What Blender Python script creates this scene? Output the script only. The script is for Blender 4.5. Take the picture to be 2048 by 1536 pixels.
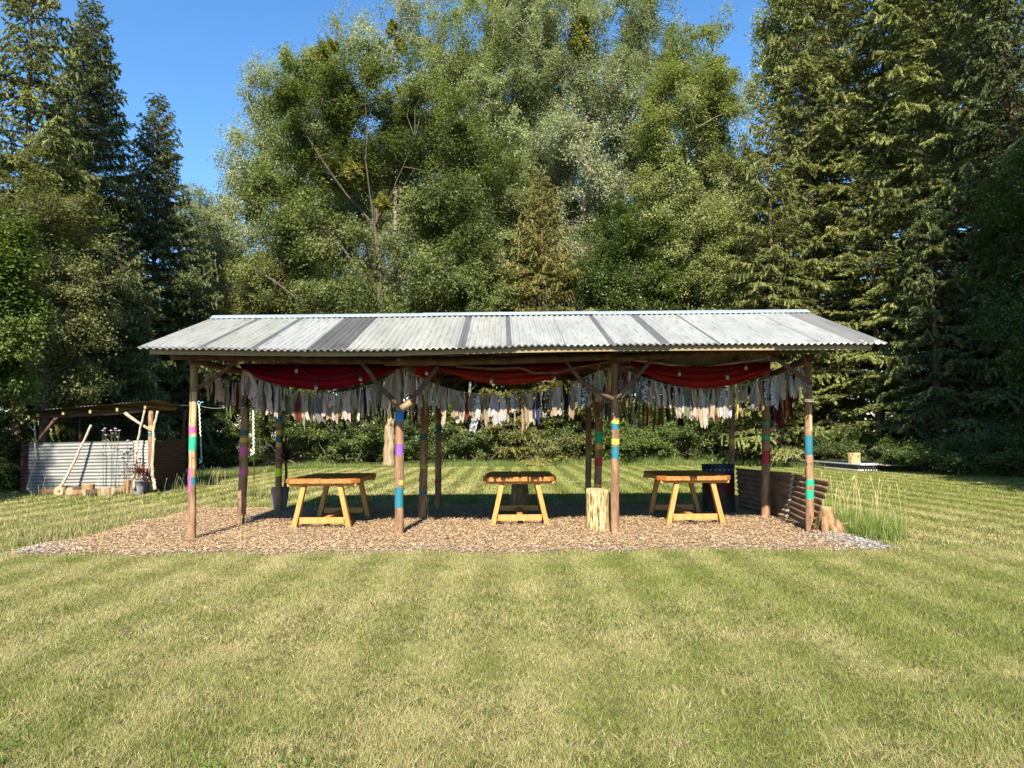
import bpy, math, random
import numpy as np
from mathutils import Vector, Matrix, Euler

for o in list(bpy.data.objects):
    bpy.data.objects.remove(o, do_unlink=True)
SC = bpy.context.scene
COL = SC.collection
rad = math.radians

# ------------------------------------------------------------ camera
F = 1420.0
CAM = Vector((0.0, 0.0, 1.5))
cam_d = bpy.data.cameras.new('camera')
cam_d.sensor_width = 36.0
cam_d.lens = 36.0 * F / 2048.0
cam_d.clip_start = 0.05
cam_d.clip_end = 3000
cam = bpy.data.objects.new('camera', cam_d)
COL.objects.link(cam)
CROT = Matrix.Rotation(rad(90 + 3.95), 3, 'X') @ Matrix.Rotation(rad(-0.4), 3, 'Z')
cam.matrix_world = Matrix.Translation(CAM) @ CROT.to_4x4()
SC.camera = cam

# ------------------------------------------------------------ light
SUN_EL = 39.5
light_dir = Vector((0.085, 1.0, -math.tan(rad(SUN_EL))))
w = bpy.data.worlds.new("World")
SC.world = w
w.use_nodes = True
nt = w.node_tree
bg = nt.nodes['Background']
sky = nt.nodes.new('ShaderNodeTexSky')
sky.sky_type = 'NISHITA'
sky.sun_disc = False
sky.sun_elevation = rad(SUN_EL)
sky.sun_rotation = rad(184.9)
sky.altitude = 100
sky.air_density = 1.0
sky.dust_density = 0.0
sky.ozone_density = 3.0
hs = nt.nodes.new('ShaderNodeHueSaturation')
hs.inputs['Saturation'].default_value = 1.2
nt.links.new(sky.outputs[0], hs.inputs['Color'])
nt.links.new(hs.outputs[0], bg.inputs[0])
bg.inputs[1].default_value = 0.105
sun_d = bpy.data.lights.new('sun', 'SUN')
sun_d.energy = 5.0
sun_d.angle = rad(0.5)
sun_d.color = (1.0, 0.92, 0.79)
sun = bpy.data.objects.new('sun', sun_d)
COL.objects.link(sun)
sun.rotation_euler = light_dir.to_track_quat('-Z', 'Y').to_euler()
sun.location = (-3, -20, 25)
vs = SC.view_settings
SC.display_settings.display_device = 'sRGB'
vs.view_transform = 'Standard'
vs.look = 'None'
vs.exposure = 1.36
vs.gamma = 1.0
vs.use_curve_mapping = False
SC.cycles.use_denoising = True
SC.cycles.denoising_prefilter = 'NONE'
SC.cycles.max_bounces = 8
SC.cycles.diffuse_bounces = 1
SC.cycles.glossy_bounces = 3
SC.cycles.transmission_bounces = 4

# ------------------------------------------------------------ helpers
def at(px, py, Y):
    """world point at depth Y seen at photograph pixel px, py"""
    d = CROT @ Vector(((px - 1024) / F, -(py - 768) / F, -1.0))
    t = (Y - CAM.y) / d.y
    return CAM + d * t

def gp(px, py, z=0.0):
    d = CROT @ Vector(((px - 1024) / F, -(py - 768) / F, -1.0))
    t = (z - CAM.z) / d.z
    return CAM + d * t

def put(o, label=None, cat=None, group=None, kind=None):
    if label: o['label'] = label
    if cat: o['category'] = cat
    if group: o['group'] = group
    if kind: o['kind'] = kind
    return o

def empty(name, loc, label=None, cat=None, group=None):
    o = bpy.data.objects.new(name, None)
    o.empty_display_size = 0.2
    o.location = loc
    COL.objects.link(o)
    return put(o, label, cat, group)

def children_of(o):
    return [c for c in bpy.data.objects if c.parent == o]

def copy_thing(o, loc, rotz=0.0, scale=None, label=None, parent=None, kids=None):
    c = o.copy()
    COL.objects.link(c)
    if parent is None:
        c.location = loc
        c.rotation_euler = (0, 0, rotz)
        if scale is not None: c.scale = scale
        if label: c['label'] = label
    else:
        c.parent = parent
    for ch in children_of(o):
        copy_thing(ch, None, parent=c)
    return c

class MB:
    """collects shapes for ONE mesh object (several material slots allowed)"""
    def __init__(s):
        s.v = []; s.f = []; s.m = []; s.sm = []
    def add(s, verts, faces, mi=0, smooth=False):
        b = len(s.v)
        s.v.extend([tuple(p) for p in verts])
        for f in faces:
            s.f.append(tuple(i + b for i in f))
            s.m.append(mi); s.sm.append(smooth)
    def box(s, c, size, mi=0, rot=None, bev=0.0):
        x, y, z = size[0] / 2, size[1] / 2, size[2] / 2
        b = min(bev, x * .9, y * .9, z * .9)
        if b <= 0:
            P = [(-x,-y,-z),(x,-y,-z),(x,y,-z),(-x,y,-z),(-x,-y,z),(x,-y,z),(x,y,z),(-x,y,z)]
            Fc = [(0,3,2,1),(4,5,6,7),(0,1,5,4),(1,2,6,5),(2,3,7,6),(3,0,4,7)]
        else:
            P = []
            for zz, k in ((-z, b), (-z + b, 0), (z - b, 0), (z, b)):
                xx, yy = x - k, y - k
                bb = b if k == 0 else b * .5
                P += [(-xx+bb,-yy,zz),(xx-bb,-yy,zz),(xx,-yy+bb,zz),(xx,yy-bb,zz),(xx-bb,yy,zz),(-xx+bb,yy,zz),(-xx,yy-bb,zz),(-xx,-yy+bb,zz)]
            Fc = [tuple(range(7,-1,-1)), tuple(range(24,32))]
            for r in range(3):
                for i in range(8):
                    j = (i + 1) % 8
                    Fc.append((r*8+i, r*8+j, r*8+8+j, r*8+8+i))
        R = rot if rot is not None else Matrix.Identity(3)
        c = Vector(c)
        s.add([c + R @ Vector(p) for p in P], Fc, mi)
    def beam(s, a, b, wx, wz, mi=0, bev=0.006, roll=0.0):
        a = Vector(a); b = Vector(b); d = b - a
        q = d.to_track_quat('Y', 'Z').to_matrix() @ Matrix.Rotation(roll, 3, 'Y')
        s.box((a + b) / 2, (wx, d.length, wz), mi, q, bev)
    def tube(s, pts, radii, n=8, mi=0, cap=True, seed=None, rough=0.0, mats=None, end_mi=None):
        pts = [Vector(p) for p in pts]
        k = len(pts)
        if not hasattr(radii, '__len__'): radii = [radii] * k
        rng = np.random.default_rng(seed) if seed is not None else None
        ring = []
        up = None
        for i in range(k):
            d = (pts[min(i+1, k-1)] - pts[max(i-1, 0)]).normalized()
            if up is None:
                up = Vector((0,0,1)) if abs(d.z) < .8 else Vector((1,0,0))
            xx = d.cross(up).normalized(); yy = xx.cross(d).normalized(); up = yy if abs(d.z) < .8 else up
            for j in range(n):
                a = 2 * math.pi * j / n
                r = radii[i]
                if rng is not None: r *= 1 + rough * (rng.random() - .5) * 2
                ring.append(pts[i] + (xx * math.cos(a) + yy * math.sin(a)) * r)
        base = len(s.v)
        s.v.extend([tuple(p) for p in ring])
        for i in range(k - 1):
            mm = mats[i] if mats is not None else mi
            for j in range(n):
                j2 = (j + 1) % n
                m_ = mm(j) if callable(mm) else mm
                s.f.append((base+i*n+j, base+i*n+j2, base+(i+1)*n+j2, base+(i+1)*n+j)); s.m.append(m_); s.sm.append(True)
        if cap:
            e = end_mi if end_mi is not None else mi
            s.f.append(tuple(base + j for j in range(n-1, -1, -1))); s.m.append(e); s.sm.append(False)
            s.f.append(tuple(base + (k-1)*n + j for j in range(n))); s.m.append(e); s.sm.append(False)
    def build(s, name, mats, parent=None, loc=None, tint=None):
        off = Vector((0,0,0))
        if parent is not None: off = ORIGIN[parent.name] if parent.name in ORIGIN else world_loc(parent)
        elif loc is not None: off = Vector(loc)
        me = bpy.data.meshes.new(name)
        me.from_pydata([(x-off.x, y-off.y, z-off.z) for x, y, z in s.v], [], s.f)
        if not isinstance(mats, (list, tuple)): mats = [mats]
        for m in mats: me.materials.append(m)
        me.polygons.foreach_set('material_index', s.m)
        me.polygons.foreach_set('use_smooth', s.sm)
        me.update()
        o = bpy.data.objects.new(name, me)
        COL.objects.link(o)
        if parent is not None: o.parent = parent
        elif loc is not None: o.location = off
        return o
ORIGIN = {}
def world_loc(o):
    p = Vector((0,0,0))
    while o is not None:
        p = p + Vector(o.location); o = o.parent
    return p

def poly_mesh(name, V, k, mat, parent=None, loc=None, attrs=None, smooth=False, normals=None):
    """V: (n,k,3) separate k-gons as one mesh; attrs: {name: (n,) float or (n,3) colour}"""
    n = len(V)
    off = np.zeros(3)
    if parent is None and loc is not None: off = np.array(loc, dtype=float)
    P = (np.asarray(V).reshape(-1, 3) - off).astype(np.float32)
    me = bpy.data.meshes.new(name)
    me.vertices.add(n*k); me.vertices.foreach_set('co', P.ravel())
    me.loops.add(n*k); me.loops.foreach_set('vertex_index', np.arange(n*k, dtype=np.int32))
    me.polygons.add(n)
    me.polygons.foreach_set('loop_start', np.arange(0, n*k, k, dtype=np.int32))
    try: me.polygons.foreach_set('loop_total', np.full(n, k, dtype=np.int32))
    except Exception: pass
    me.update(calc_edges=True)
    for an, av in (attrs or {}).items():
        av = np.asarray(av, dtype=np.float32)
        if av.ndim == 1:
            a = me.attributes.new(an, 'FLOAT', 'POINT')
            a.data.foreach_set('value', np.repeat(av, k))
        else:
            a = me.attributes.new(an, 'FLOAT_VECTOR', 'POINT')
            a.data.foreach_set('vector', np.repeat(av, k, axis=0).ravel())
    me.materials.append(mat)
    o = bpy.data.objects.new(name, me)
    COL.objects.link(o)
    if parent is not None: o.parent = parent
    elif loc is not None: o.location = loc
    return o

# value noise for placing things (numpy)
_lat = np.random.default_rng(7).random((256, 256))
def vnoise(x, y, sc, seed=0):
    x = np.asarray(x) / sc + seed * 17.3 + 1000; y = np.asarray(y) / sc + seed * 9.1 + 1000
    xi = np.floor(x).astype(int); yi = np.floor(y).astype(int)
    fx = x - xi; fy = y - yi
    fx = fx*fx*(3-2*fx); fy = fy*fy*(3-2*fy)
    g = lambda i, j: _lat[i % 256, j % 256]
    return (g(xi,yi)*(1-fx)+g(xi+1,yi)*fx)*(1-fy) + (g(xi,yi+1)*(1-fx)+g(xi+1,yi+1)*fx)*fy

# ------------------------------------------------------------ materials
def new_mat(name):
    m = bpy.data.materials.new(name); m.use_nodes = True
    return m, m.node_tree, m.node_tree.nodes['Principled BSDF']

def nd(nt, t, **kw):
    n = nt.nodes.new(t)
    for k, v in kw.items(): setattr(n, k, v)
    return n

def ramp(nt, fac, stops):
    r = nd(nt, 'ShaderNodeValToRGB')
    els = r.color_ramp.elements
    while len(els) < len(stops): els.new(0.5)
    for e, (p, c) in zip(els, stops):
        e.position = p; e.color = (c[0], c[1], c[2], 1)
    nt.links.new(fac, r.inputs[0])
    return r.outputs[0]

def noise(nt, scale, detail=4, stretch=(1,1,1), rough=.55, dist=0.0, coord='Object'):
    tc = nd(nt, 'ShaderNodeTexCoord')
    mp = nd(nt, 'ShaderNodeMapping'); mp.inputs['Scale'].default_value = stretch
    nt.links.new(tc.outputs[coord], mp.inputs[0])
    n = nd(nt, 'ShaderNodeTexNoise')
    n.inputs['Scale'].default_value = scale; n.inputs['Detail'].default_value = detail
    n.inputs['Roughness'].default_value = rough; n.inputs['Distortion'].default_value = dist
    nt.links.new(mp.outputs[0], n.inputs['Vector'])
    return n.outputs['Fac']

def mixc(nt, fac, a, b, mode='MIX'):
    m = nd(nt, 'ShaderNodeMix', data_type='RGBA', blend_type=mode)
    for i, x in ((6, a), (7, b)):
        if isinstance(x, tuple): m.inputs[i].default_value = (*x, 1)
        else: nt.links.new(x, m.inputs[i])
    if isinstance(fac, float): m.inputs[0].default_value = fac
    else: nt.links.new(fac, m.inputs[0])
    return m.outputs[2]

def bump(nt, h, bs, strength=.4, dist=.02):
    b = nd(nt, 'ShaderNodeBump'); b.inputs['Strength'].default_value = strength; b.inputs['Distance'].default_value = dist
    nt.links.new(h, b.inputs['Height']); nt.links.new(b.outputs[0], bs.inputs['Normal'])

def simple(name, stops, scale=6, stretch=(1,1,1), rough=.8, bstr=.3, bdist=.01, detail=5, metal=0.0, spec=.3, dist=0.0, fine=None):
    m, nt, bs = new_mat(name)
    n = noise(nt, scale, detail, stretch, dist=dist)
    c = ramp(nt, n, stops)
    if fine:
        n2 = noise(nt, fine[0], 3, fine[1] if len(fine) > 2 else (1,1,1))
        c = mixc(nt, ramp(nt, n2, [(fine[-1][0], (0,0,0)), (fine[-1][1], (1,1,1))]), c, fine[-1][2])
    nt.links.new(c, bs.inputs['Base Color'])
    bs.inputs['Roughness'].default_value = rough; bs.inputs['Metallic'].default_value = metal
    bs.inputs['Specular IOR Level'].default_value = spec
    if bstr: bump(nt, n, bs, bstr, bdist)
    return m

def paint(name, c):
    d = tuple(x*.72 for x in c)
    return simple(name, [(.3, d), (.6, c)], 9, (1,1,.5), .65, .35, .006, fine=(45, (1,1,.4), (.68, .74, (.10,.06,.035))))

def leaf_mat(name, dark, light, trans=.35, tcol=None, rough=.5, spec=.25):
    m, nt, bs = new_mat(name)
    a = nd(nt, 'ShaderNodeAttribute', attribute_name='tint')
    c = ramp(nt, a.outputs['Fac'], [(0, dark), (1, light)])
    nt.links.new(c, bs.inputs['Base Color'])
    bs.inputs['Roughness'].default_value = rough; bs.inputs['Specular IOR Level'].default_value = spec
    tr = nd(nt, 'ShaderNodeBsdfTranslucent')
    tc = mixc(nt, 1.0, c, tcol or (1.25, 1.35, .55), 'MULTIPLY')
    nt.links.new(tc, tr.inputs[0])
    mx = nd(nt, 'ShaderNodeMixShader'); mx.inputs[0].default_value = trans
    nt.links.new(bs.outputs[0], mx.inputs[1]); nt.links.new(tr.outputs[0], mx.inputs[2])
    nt.links.new(mx.outputs[0], nt.nodes['Material Output'].inputs[0])
    return m

def col_mat(name, trans=.3, rough=.6, spec=.2, attr='col'):
    m, nt, bs = new_mat(name)
    a = nd(nt, 'ShaderNodeAttribute', attribute_name=attr)
    nt.links.new(a.outputs['Vector'], bs.inputs['Base Color'])
    bs.inputs['Roughness'].default_value = rough; bs.inputs['Specular IOR Level'].default_value = spec
    if trans:
        tr = nd(nt, 'ShaderNodeBsdfTranslucent'); nt.links.new(a.outputs['Vector'], tr.inputs[0])
        mx = nd(nt, 'ShaderNodeMixShader'); mx.inputs[0].default_value = trans
        nt.links.new(bs.outputs[0], mx.inputs[1]); nt.links.new(tr.outputs[0], mx.inputs[2])
        nt.links.new(mx.outputs[0], nt.nodes['Material Output'].inputs[0])
    return m

M = {}
M['post'] = simple('peeled_pole', [(.25,(.10,.052,.028)),(.5,(.24,.135,.073)),(.7,(.35,.21,.115))], 7, (2.2,2.2,.5), .85, .5, .012, fine=(22, (1,1,.6), (.64,.70,(.07,.04,.025))))
M['log'] = simple('bark_pole', [(.3,(.055,.030,.017)),(.6,(.12,.07,.042)),(.8,(.19,.12,.07))], 9, (1,1,1), .9, .6, .012)
M['cut'] = simple('cut_end', [(.3,(.28,.19,.10)),(.7,(.45,.33,.19))], 30, (1,1,1), .85, .2)
M['bare'] = simple('bare_patch', [(.3,(.40,.24,.10)),(.7,(.60,.40,.19))], 12, (2,2,.5), .8, .3)
for k, c in dict(pink=(.56,.09,.26), green=(.02,.36,.20), blue=(.03,.20,.52), purple=(.20,.08,.33), teal=(.02,.15,.20), yellow=(.66,.60,.06), lime=(.55,.75,.04), orange=(.70,.36,.09), gold=(.55,.36,.08), red=(.42,.03,.05), dteal=(.03,.10,.10), olive=(.30,.28,.05)).items():
    M[k] = paint(k + '_paint', c)
M['pine'] = simple('yellow_pine', [(.3,(.38,.165,.040)),(.55,(.50,.235,.068)),(.75,(.57,.30,.10))], 5, (9,9,.8), .55, .12, .004)
M['slab'] = simple('oiled_slab', [(.3,(.22,.075,.018)),(.55,(.42,.16,.04)),(.75,(.52,.23,.07))], 4, (6,1.2,8), .5, .2, .004, dist=.6)
M['fascia'] = simple('fascia_board', [(.3,(.20,.14,.072)),(.7,(.30,.22,.115))], 5, (.6,4,8), .75, .15)
M['lumber'] = simple('sawn_lumber', [(.3,(.28,.19,.09)),(.7,(.42,.30,.15))], 5, (2,2,2), .75, .15)
M['galv_cap'] = simple('ridge_metal', [(.3,(.28,.325,.345)),(.7,(.37,.42,.44))], 3, (.5,3,3), .42, .05, metal=.3, spec=.5)

def roof_metal(name, base, lite, stain, rough=.55):
    m, nt, bs = new_mat(name)
    n1 = noise(nt, 1.6, 6, (2.2,.5,.5))
    c = ramp(nt, n1, [(.3, base), (.7, lite)])
    n2 = noise(nt, 9, 5, (3.0,.35,.35))
    c = mixc(nt, ramp(nt, n2, [(.50,(0,0,0)),(.75,(.75,.75,.75))]), c, stain)
    n3 = noise(nt, 55, 2, (1,.6,.6))
    c = mixc(nt, ramp(nt, n3, [(.70,(0,0,0)),(.73,(.85,.85,.85))]), c, (.10,.095,.085))
    nt.links.new(c, bs.inputs['Base Color'])
    bs.inputs['Roughness'].default_value = rough; bs.inputs['Metallic'].default_value = .15
    bump(nt, n2, bs, .12, .006)
    return m
M['roof_pale'] = roof_metal('weathered_sheet', (.25,.25,.215), (.35,.35,.305), (.15,.145,.12))
M['roof_cool'] = roof_metal('cool_sheet', (.265,.27,.25), (.365,.37,.345), (.16,.16,.145))
M['roof_dark'] = roof_metal('dark_sheet', (.075,.072,.066), (.12,.116,.108), (.05,.048,.045))
M['roof_lap'] = roof_metal('lap_sheet', (.095,.095,.095), (.15,.15,.15), (.06,.06,.06))
M['roof_under'] = simple('roof_underside', [(.3,(.13,.10,.07)),(.6,(.22,.185,.135)),(.8,(.27,.24,.185))], 3, (1,1,1), .7, .1)
def splash_mat():
    m, nt, bs = new_mat('splashed_dark_sheet')
    n1 = noise(nt, 2, 5, (2,.5,.5)); c = ramp(nt, n1, [(.3,(.13,.125,.115)),(.7,(.19,.185,.17))])
    n2 = noise(nt, 16, 3, (1.0,.22,.22))
    tc = nd(nt, 'ShaderNodeTexCoord'); sx = nd(nt, 'ShaderNodeSeparateXYZ'); nt.links.new(tc.outputs['Object'], sx.inputs[0])
    mr = nd(nt, 'ShaderNodeMapRange'); nt.links.new(sx.outputs[1], mr.inputs[0])   # runs of white only near the eave
    mr.inputs[1].default_value = -2.55; mr.inputs[2].default_value = -1.2; mr.inputs[3].default_value = .62; mr.inputs[4].default_value = .25
    mm = nd(nt, 'ShaderNodeMath', operation='MULTIPLY'); nt.links.new(n2, mm.inputs[0]); nt.links.new(mr.outputs[0], mm.inputs[1])
    c = mixc(nt, ramp(nt, mm.outputs[0], [(.345,(0,0,0)),(.365,(1,1,1))]), c, (.75,.74,.70))
    nt.links.new(c, bs.inputs['Base Color']); bs.inputs['Roughness'].default_value = .6
    return m
M['roof_splash'] = splash_mat()
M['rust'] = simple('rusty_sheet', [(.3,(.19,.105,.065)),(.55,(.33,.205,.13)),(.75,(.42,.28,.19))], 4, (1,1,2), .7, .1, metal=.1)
M['torn'] = simple('torn_edge', [(.3,(.45,.42,.38)),(.7,(.6,.58,.53))], 10, (1,1,1), .6)
M['zinc'] = simple('zinc_sheet', [(.3,(.17,.17,.16)),(.7,(.28,.285,.265))], 2.5, (.6,1,3), .5, .05, metal=.2)
M['zinc_dull'] = simple('dull_zinc', [(.3,(.30,.26,.22)),(.7,(.45,.42,.36))], 3, (.6,1,3), .6, .05)
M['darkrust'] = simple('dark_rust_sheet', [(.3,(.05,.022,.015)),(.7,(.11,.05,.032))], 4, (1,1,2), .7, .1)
M['branch'] = simple('pale_branch', [(.3,(.26,.20,.14)),(.7,(.48,.40,.30))], 10, (1,1,1), .85, .4)
M['stump'] = simple('stripped_log', [(.36,(.10,.055,.022)),(.46,(.36,.24,.10)),(.56,(.52,.39,.19)),(.7,(.60,.48,.27))], 13, (2.4,2.4,.5), .85, 1.0, .04)
M['stump_bark'] = simple('stump_bark', [(.3,(.13,.075,.035)),(.6,(.30,.19,.09)),(.8,(.42,.29,.15))], 8, (1.5,1.5,.6), .9, .8, .03)
M['snag'] = simple('dead_wood', [(.3,(.10,.07,.04)),(.45,(.24,.175,.10)),(.65,(.36,.27,.165))], 5, (2,2,.4), .9, .8, .05)
M['pot'] = simple('grey_pot', [(.3,(.19,.19,.20)),(.7,(.25,.25,.26))], 6, (1,1,1), .55, .05)
M['potdark'] = simple('charcoal_pot', [(.3,(.05,.05,.052)),(.7,(.075,.075,.08))], 6, (1,1,1), .5, .05)
M['steel'] = simple('dark_steel', [(.3,(.03,.03,.03)),(.7,(.06,.06,.06))], 6, (1,1,1), .5, .05)
M['ribbon'] = simple('ribbon', [(.35,(.55,.68,.45)),(.65,(.78,.82,.62))], 14, (1,1,.7), .8, .2)
M['ribbon_blue'] = simple('ribbon_blue', [(.35,(.20,.50,.55)),(.65,(.35,.65,.68))], 14, (1,1,.7), .8, .2)
M['line_white'] = simple('line_white', [(.3,(.4,.4,.38)),(.7,(.5,.5,.47))], 8)
M['cord'] = simple('jute_cord', [(.3,(.20,.15,.09)),(.7,(.34,.28,.18))], 40, (1,1,1), .9, .3)
M['wire'] = simple('black_cable', [(.3,(.012,.012,.012)),(.7,(.02,.02,.02))], 40, (1,1,1), .6, 0)
M['drum_blue'] = simple('drum_blue', [(.3,(.006,.012,.03)),(.7,(.010,.02,.05))], 6, (1,1,1), .5, .1)
M['drum_red'] = simple('drum_red', [(.3,(.04,.008,.006)),(.7,(.07,.014,.010))], 6, (1,1,1), .5, .1)
M['drum_black'] = simple('drum_black', [(.3,(.02,.02,.018)),(.7,(.05,.045,.03))], 6, (1,1,1), .6, .1)
M['star'] = simple('star_white', [(.3,(.16,.16,.155)),(.7,(.22,.22,.21))], 8, (1,1,1), .6, 0)
M['tarp'] = simple('black_tarp', [(.3,(.012,.013,.015)),(.7,(.03,.03,.032))], 6, (1,1,1), .45, .3, .02)
M['whiteboard'] = simple('white_edge', [(.3,(.6,.6,.55)),(.7,(.75,.74,.68))], 6, (1,1,1), .6, .1)
M['plank'] = simple('grey_plank', [(.3,(.34,.26,.18)),(.7,(.5,.4,.3))], 6, (1,3,3), .8, .2)
def fabric(name, c, spec=.1):
    d = tuple(x*.7 for x in c)
    m, nt, bs = new_mat(name)
    n = noise(nt, 5, 4); col = ramp(nt, n, [(.3, d), (.65, c)])
    nt.links.new(col, bs.inputs['Base Color']); bs.inputs['Roughness'].default_value = .9; bs.inputs['Specular IOR Level'].default_value = spec
    tr = nd(nt, 'ShaderNodeBsdfTranslucent'); nt.links.new(col, tr.inputs[0])
    mx = nd(nt, 'ShaderNodeMixShader'); mx.inputs[0].default_value = .3
    nt.links.new(bs.outputs[0], mx.inputs[1]); nt.links.new(tr.outputs[0], mx.inputs[2])
    nt.links.new(mx.outputs[0], nt.nodes['Material Output'].inputs[0])
    return m
M['crimson'] = fabric('crimson_cloth', (.30,.008,.018))
M['scarlet'] = fabric('scarlet_cloth', (.42,.028,.012))
M['redorange'] = fabric('red_orange_cloth', (.38,.020,.011))
def striped(name, a, b, sc, axis):
    m, nt, bs = new_mat(name)
    tc = nd(nt, 'ShaderNodeTexCoord'); sx = nd(nt, 'ShaderNodeSeparateXYZ'); nt.links.new(tc.outputs['Object'], sx.inputs[0])
    mu = nd(nt, 'ShaderNodeMath', operation='MULTIPLY'); mu.inputs[1].default_value = sc; nt.links.new(sx.outputs[axis], mu.inputs[0])
    si = nd(nt, 'ShaderNodeMath', operation='SINE'); nt.links.new(mu.outputs[0], si.inputs[0])
    c = ramp(nt, si.outputs[0], [(.45, a), (.55, b)])
    nt.links.new(c, bs.inputs['Base Color']); bs.inputs['Roughness'].default_value = .9
    return m
def printed(name, a, b, sc):
    m, nt, bs = new_mat(name)
    c = ramp(nt, noise(nt, sc, 2), [(.48, a), (.54, b)])
    nt.links.new(c, bs.inputs['Base Color']); bs.inputs['Roughness'].default_value = .9
    return m
RAG = [('white', fabric('rag_white', (.48,.43,.35)), 12), ('cream', fabric('rag_cream', (.42,.34,.235)), 12), ('beige', fabric('rag_beige', (.36,.26,.165)), 9),
       ('grey', fabric('rag_grey', (.20,.19,.175)), 5), ('navy', fabric('rag_navy', (.03,.04,.10)), 2), ('black', fabric('rag_black', (.02,.02,.022)), 4),
       ('yellow', fabric('rag_yellow', (.62,.44,.11)), 2), ('red', fabric('rag_red', (.60,.03,.05)), 0), ('pink', fabric('rag_pink', (.62,.42,.36)), 2),
       ('tan', fabric('rag_tan', (.50,.30,.17)), 2), ('olive', fabric('rag_olive', (.16,.17,.09)), 2), ('maroon', fabric('rag_maroon', (.16,.03,.03)), 1),
       ('striped', striped('rag_striped', (.75,.70,.62), (.16,.04,.04), 110, 2), 1), ('floral', printed('rag_floral', (.46,.42,.36), (.20,.15,.15), 38), 4),
       ('dark print', printed('rag_print', (.03,.035,.05), (.45,.44,.42), 24), 2), ('lilac', fabric('rag_lilac', (.50,.45,.48)), 1)]
m, nt, bs = new_mat('bulb_glass')
bs.inputs['Base Color'].default_value = (.9,.88,.85,1); bs.inputs['Roughness'].default_value = .05
bs.inputs['Transmission Weight'].default_value = .85; bs.inputs['IOR'].default_value = 1.2
M['glass'] = m
# ------------------------------------------------------------ ground
def ground_mat():
    m, nt, bs = new_mat('lawn_ground')
    n1 = noise(nt, .35, 6); n2 = noise(nt, 14, 5); n3 = noise(nt, 90, 3)
    c = ramp(nt, n1, [(.35,(.090,.105,.028)),(.55,(.15,.145,.050)),(.7,(.23,.19,.085))])
    c2 = ramp(nt, n2, [(.3,(.35,.35,.35)),(.7,(1,1,1))])
    c = mixc(nt, .8, c, c2, 'MULTIPLY')
    c = mixc(nt, .6, c, ramp(nt, n3, [(.3,(.3,.3,.3)),(.7,(1.0,1.0,1.0))]), 'MULTIPLY')
    nt.links.new(c, bs.inputs['Base Color']); bs.inputs['Roughness'].default_value = .95
    bs.inputs['Specular IOR Level'].default_value = .1
    bump(nt, n3, bs, .8, .02)
    return m
g = MB()
xs = [-600,-60,-20,-10,0,10,20,60,600]; ys = [-600,-40,0,5,15,30,60,120,600]
g.add([(x,y,0) for y in ys for x in xs], [(j*9+i, j*9+i+1, (j+1)*9+i+1, (j+1)*9+i) for j in range(8) for i in range(8)])
put(g.build('lawn', ground_mat()), kind='structure')

# woodland floor beyond the mown grass
def floor_mat():
    m, nt, bs = new_mat('woodland_floor')
    n1 = noise(nt, 2, 6)
    c = ramp(nt, n1, [(.35,(.035,.026,.014)),(.6,(.07,.06,.025)),(.75,(.06,.085,.025))])
    nt.links.new(c, bs.inputs['Base Color']); bs.inputs['Roughness'].default_value = 1
    return m
def lawn_back(x):      # far edge of the mown grass
    x = np.asarray(x, dtype=float)
    return np.interp(x, [-40,-17,-14,-11,-9.5,0,9,12,15,18,40], [12,15,20.5,28,31,32.0,31.5,28.5,25.5,23,20]) + vnoise(x, x*0, 2.5, 3)*1.2 - .6
g = MB()
bx = np.linspace(-40, 40, 81)
g.add([(x, float(y), .012) for x, y in zip(bx, lawn_back(bx))] + [(x*2.5, 160, .012) for x in bx], [(i, i+1, 82+i, 81+i) for i in range(80)])
put(g.build('woodland_floor', floor_mat()), kind='structure')

# bark chip bed
PX0, PX1, PY0, PY1 = -6.4, 4.78, 9.02, 14.5
def pad_inset(x, y):
    """distance inside the chip bed (negative outside)"""
    x = np.asarray(x, dtype=float); y = np.asarray(y, dtype=float)
    wob = (vnoise(x, y, .55, 5) - .5) * .34 + (vnoise(x, y, .16, 6) - .5) * .16
    right = np.interp(y, [9, 9.8, 10.6, 11.5, 14.5], [4.7, 4.85, 4.7, 4.55, 4.45])
    return np.minimum.reduce([x - PX0, right - x, y - PY0, PY1 - y]) + wob
def chip_mat():
    m, nt, bs = new_mat('bark_chip_bed')
    n1 = noise(nt, 55, 4, (1,2,1)); n2 = noise(nt, 1.1, 4)
    c = ramp(nt, n1, [(.3,(.07,.04,.022)),(.5,(.20,.13,.075)),(.7,(.36,.27,.17))])
    c = mixc(nt, ramp(nt, n2, [(.4,(0,0,0)),(.65,(.5,.5,.5))]), c, (.34,.27,.19))
    nt.links.new(c, bs.inputs['Base Color']); bs.inputs['Roughness'].default_value = .95
    bump(nt, n1, bs, .9, .02)
    return m
g = MB()
nx, ny = 150, 74
gx = np.linspace(PX0-.3, PX1+.4, nx); gy = np.linspace(PY0-.3, PY1+.3, ny)
GX, GY = np.meshgrid(gx, gy)
D = pad_inset(GX, GY)
Z = np.clip(D*.12, -.02, .03) + .004 + (vnoise(GX, GY, .4, 8)-.5)*.02*np.clip(D*3, 0, 1)
g.v = [tuple(p) for p in np.stack([GX, GY, Z], -1).reshape(-1, 3)]
for j in range(ny-1):
    for i in range(nx-1):
        if D[j:j+2, i:i+2].max() > 0:
            g.f.append((j*nx+i, j*nx+i+1, (j+1)*nx+i+1, (j+1)*nx+i)); g.m.append(0); g.sm.append(True)
put(g.build('bark_chip_bed', chip_mat()), kind='structure')

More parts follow.
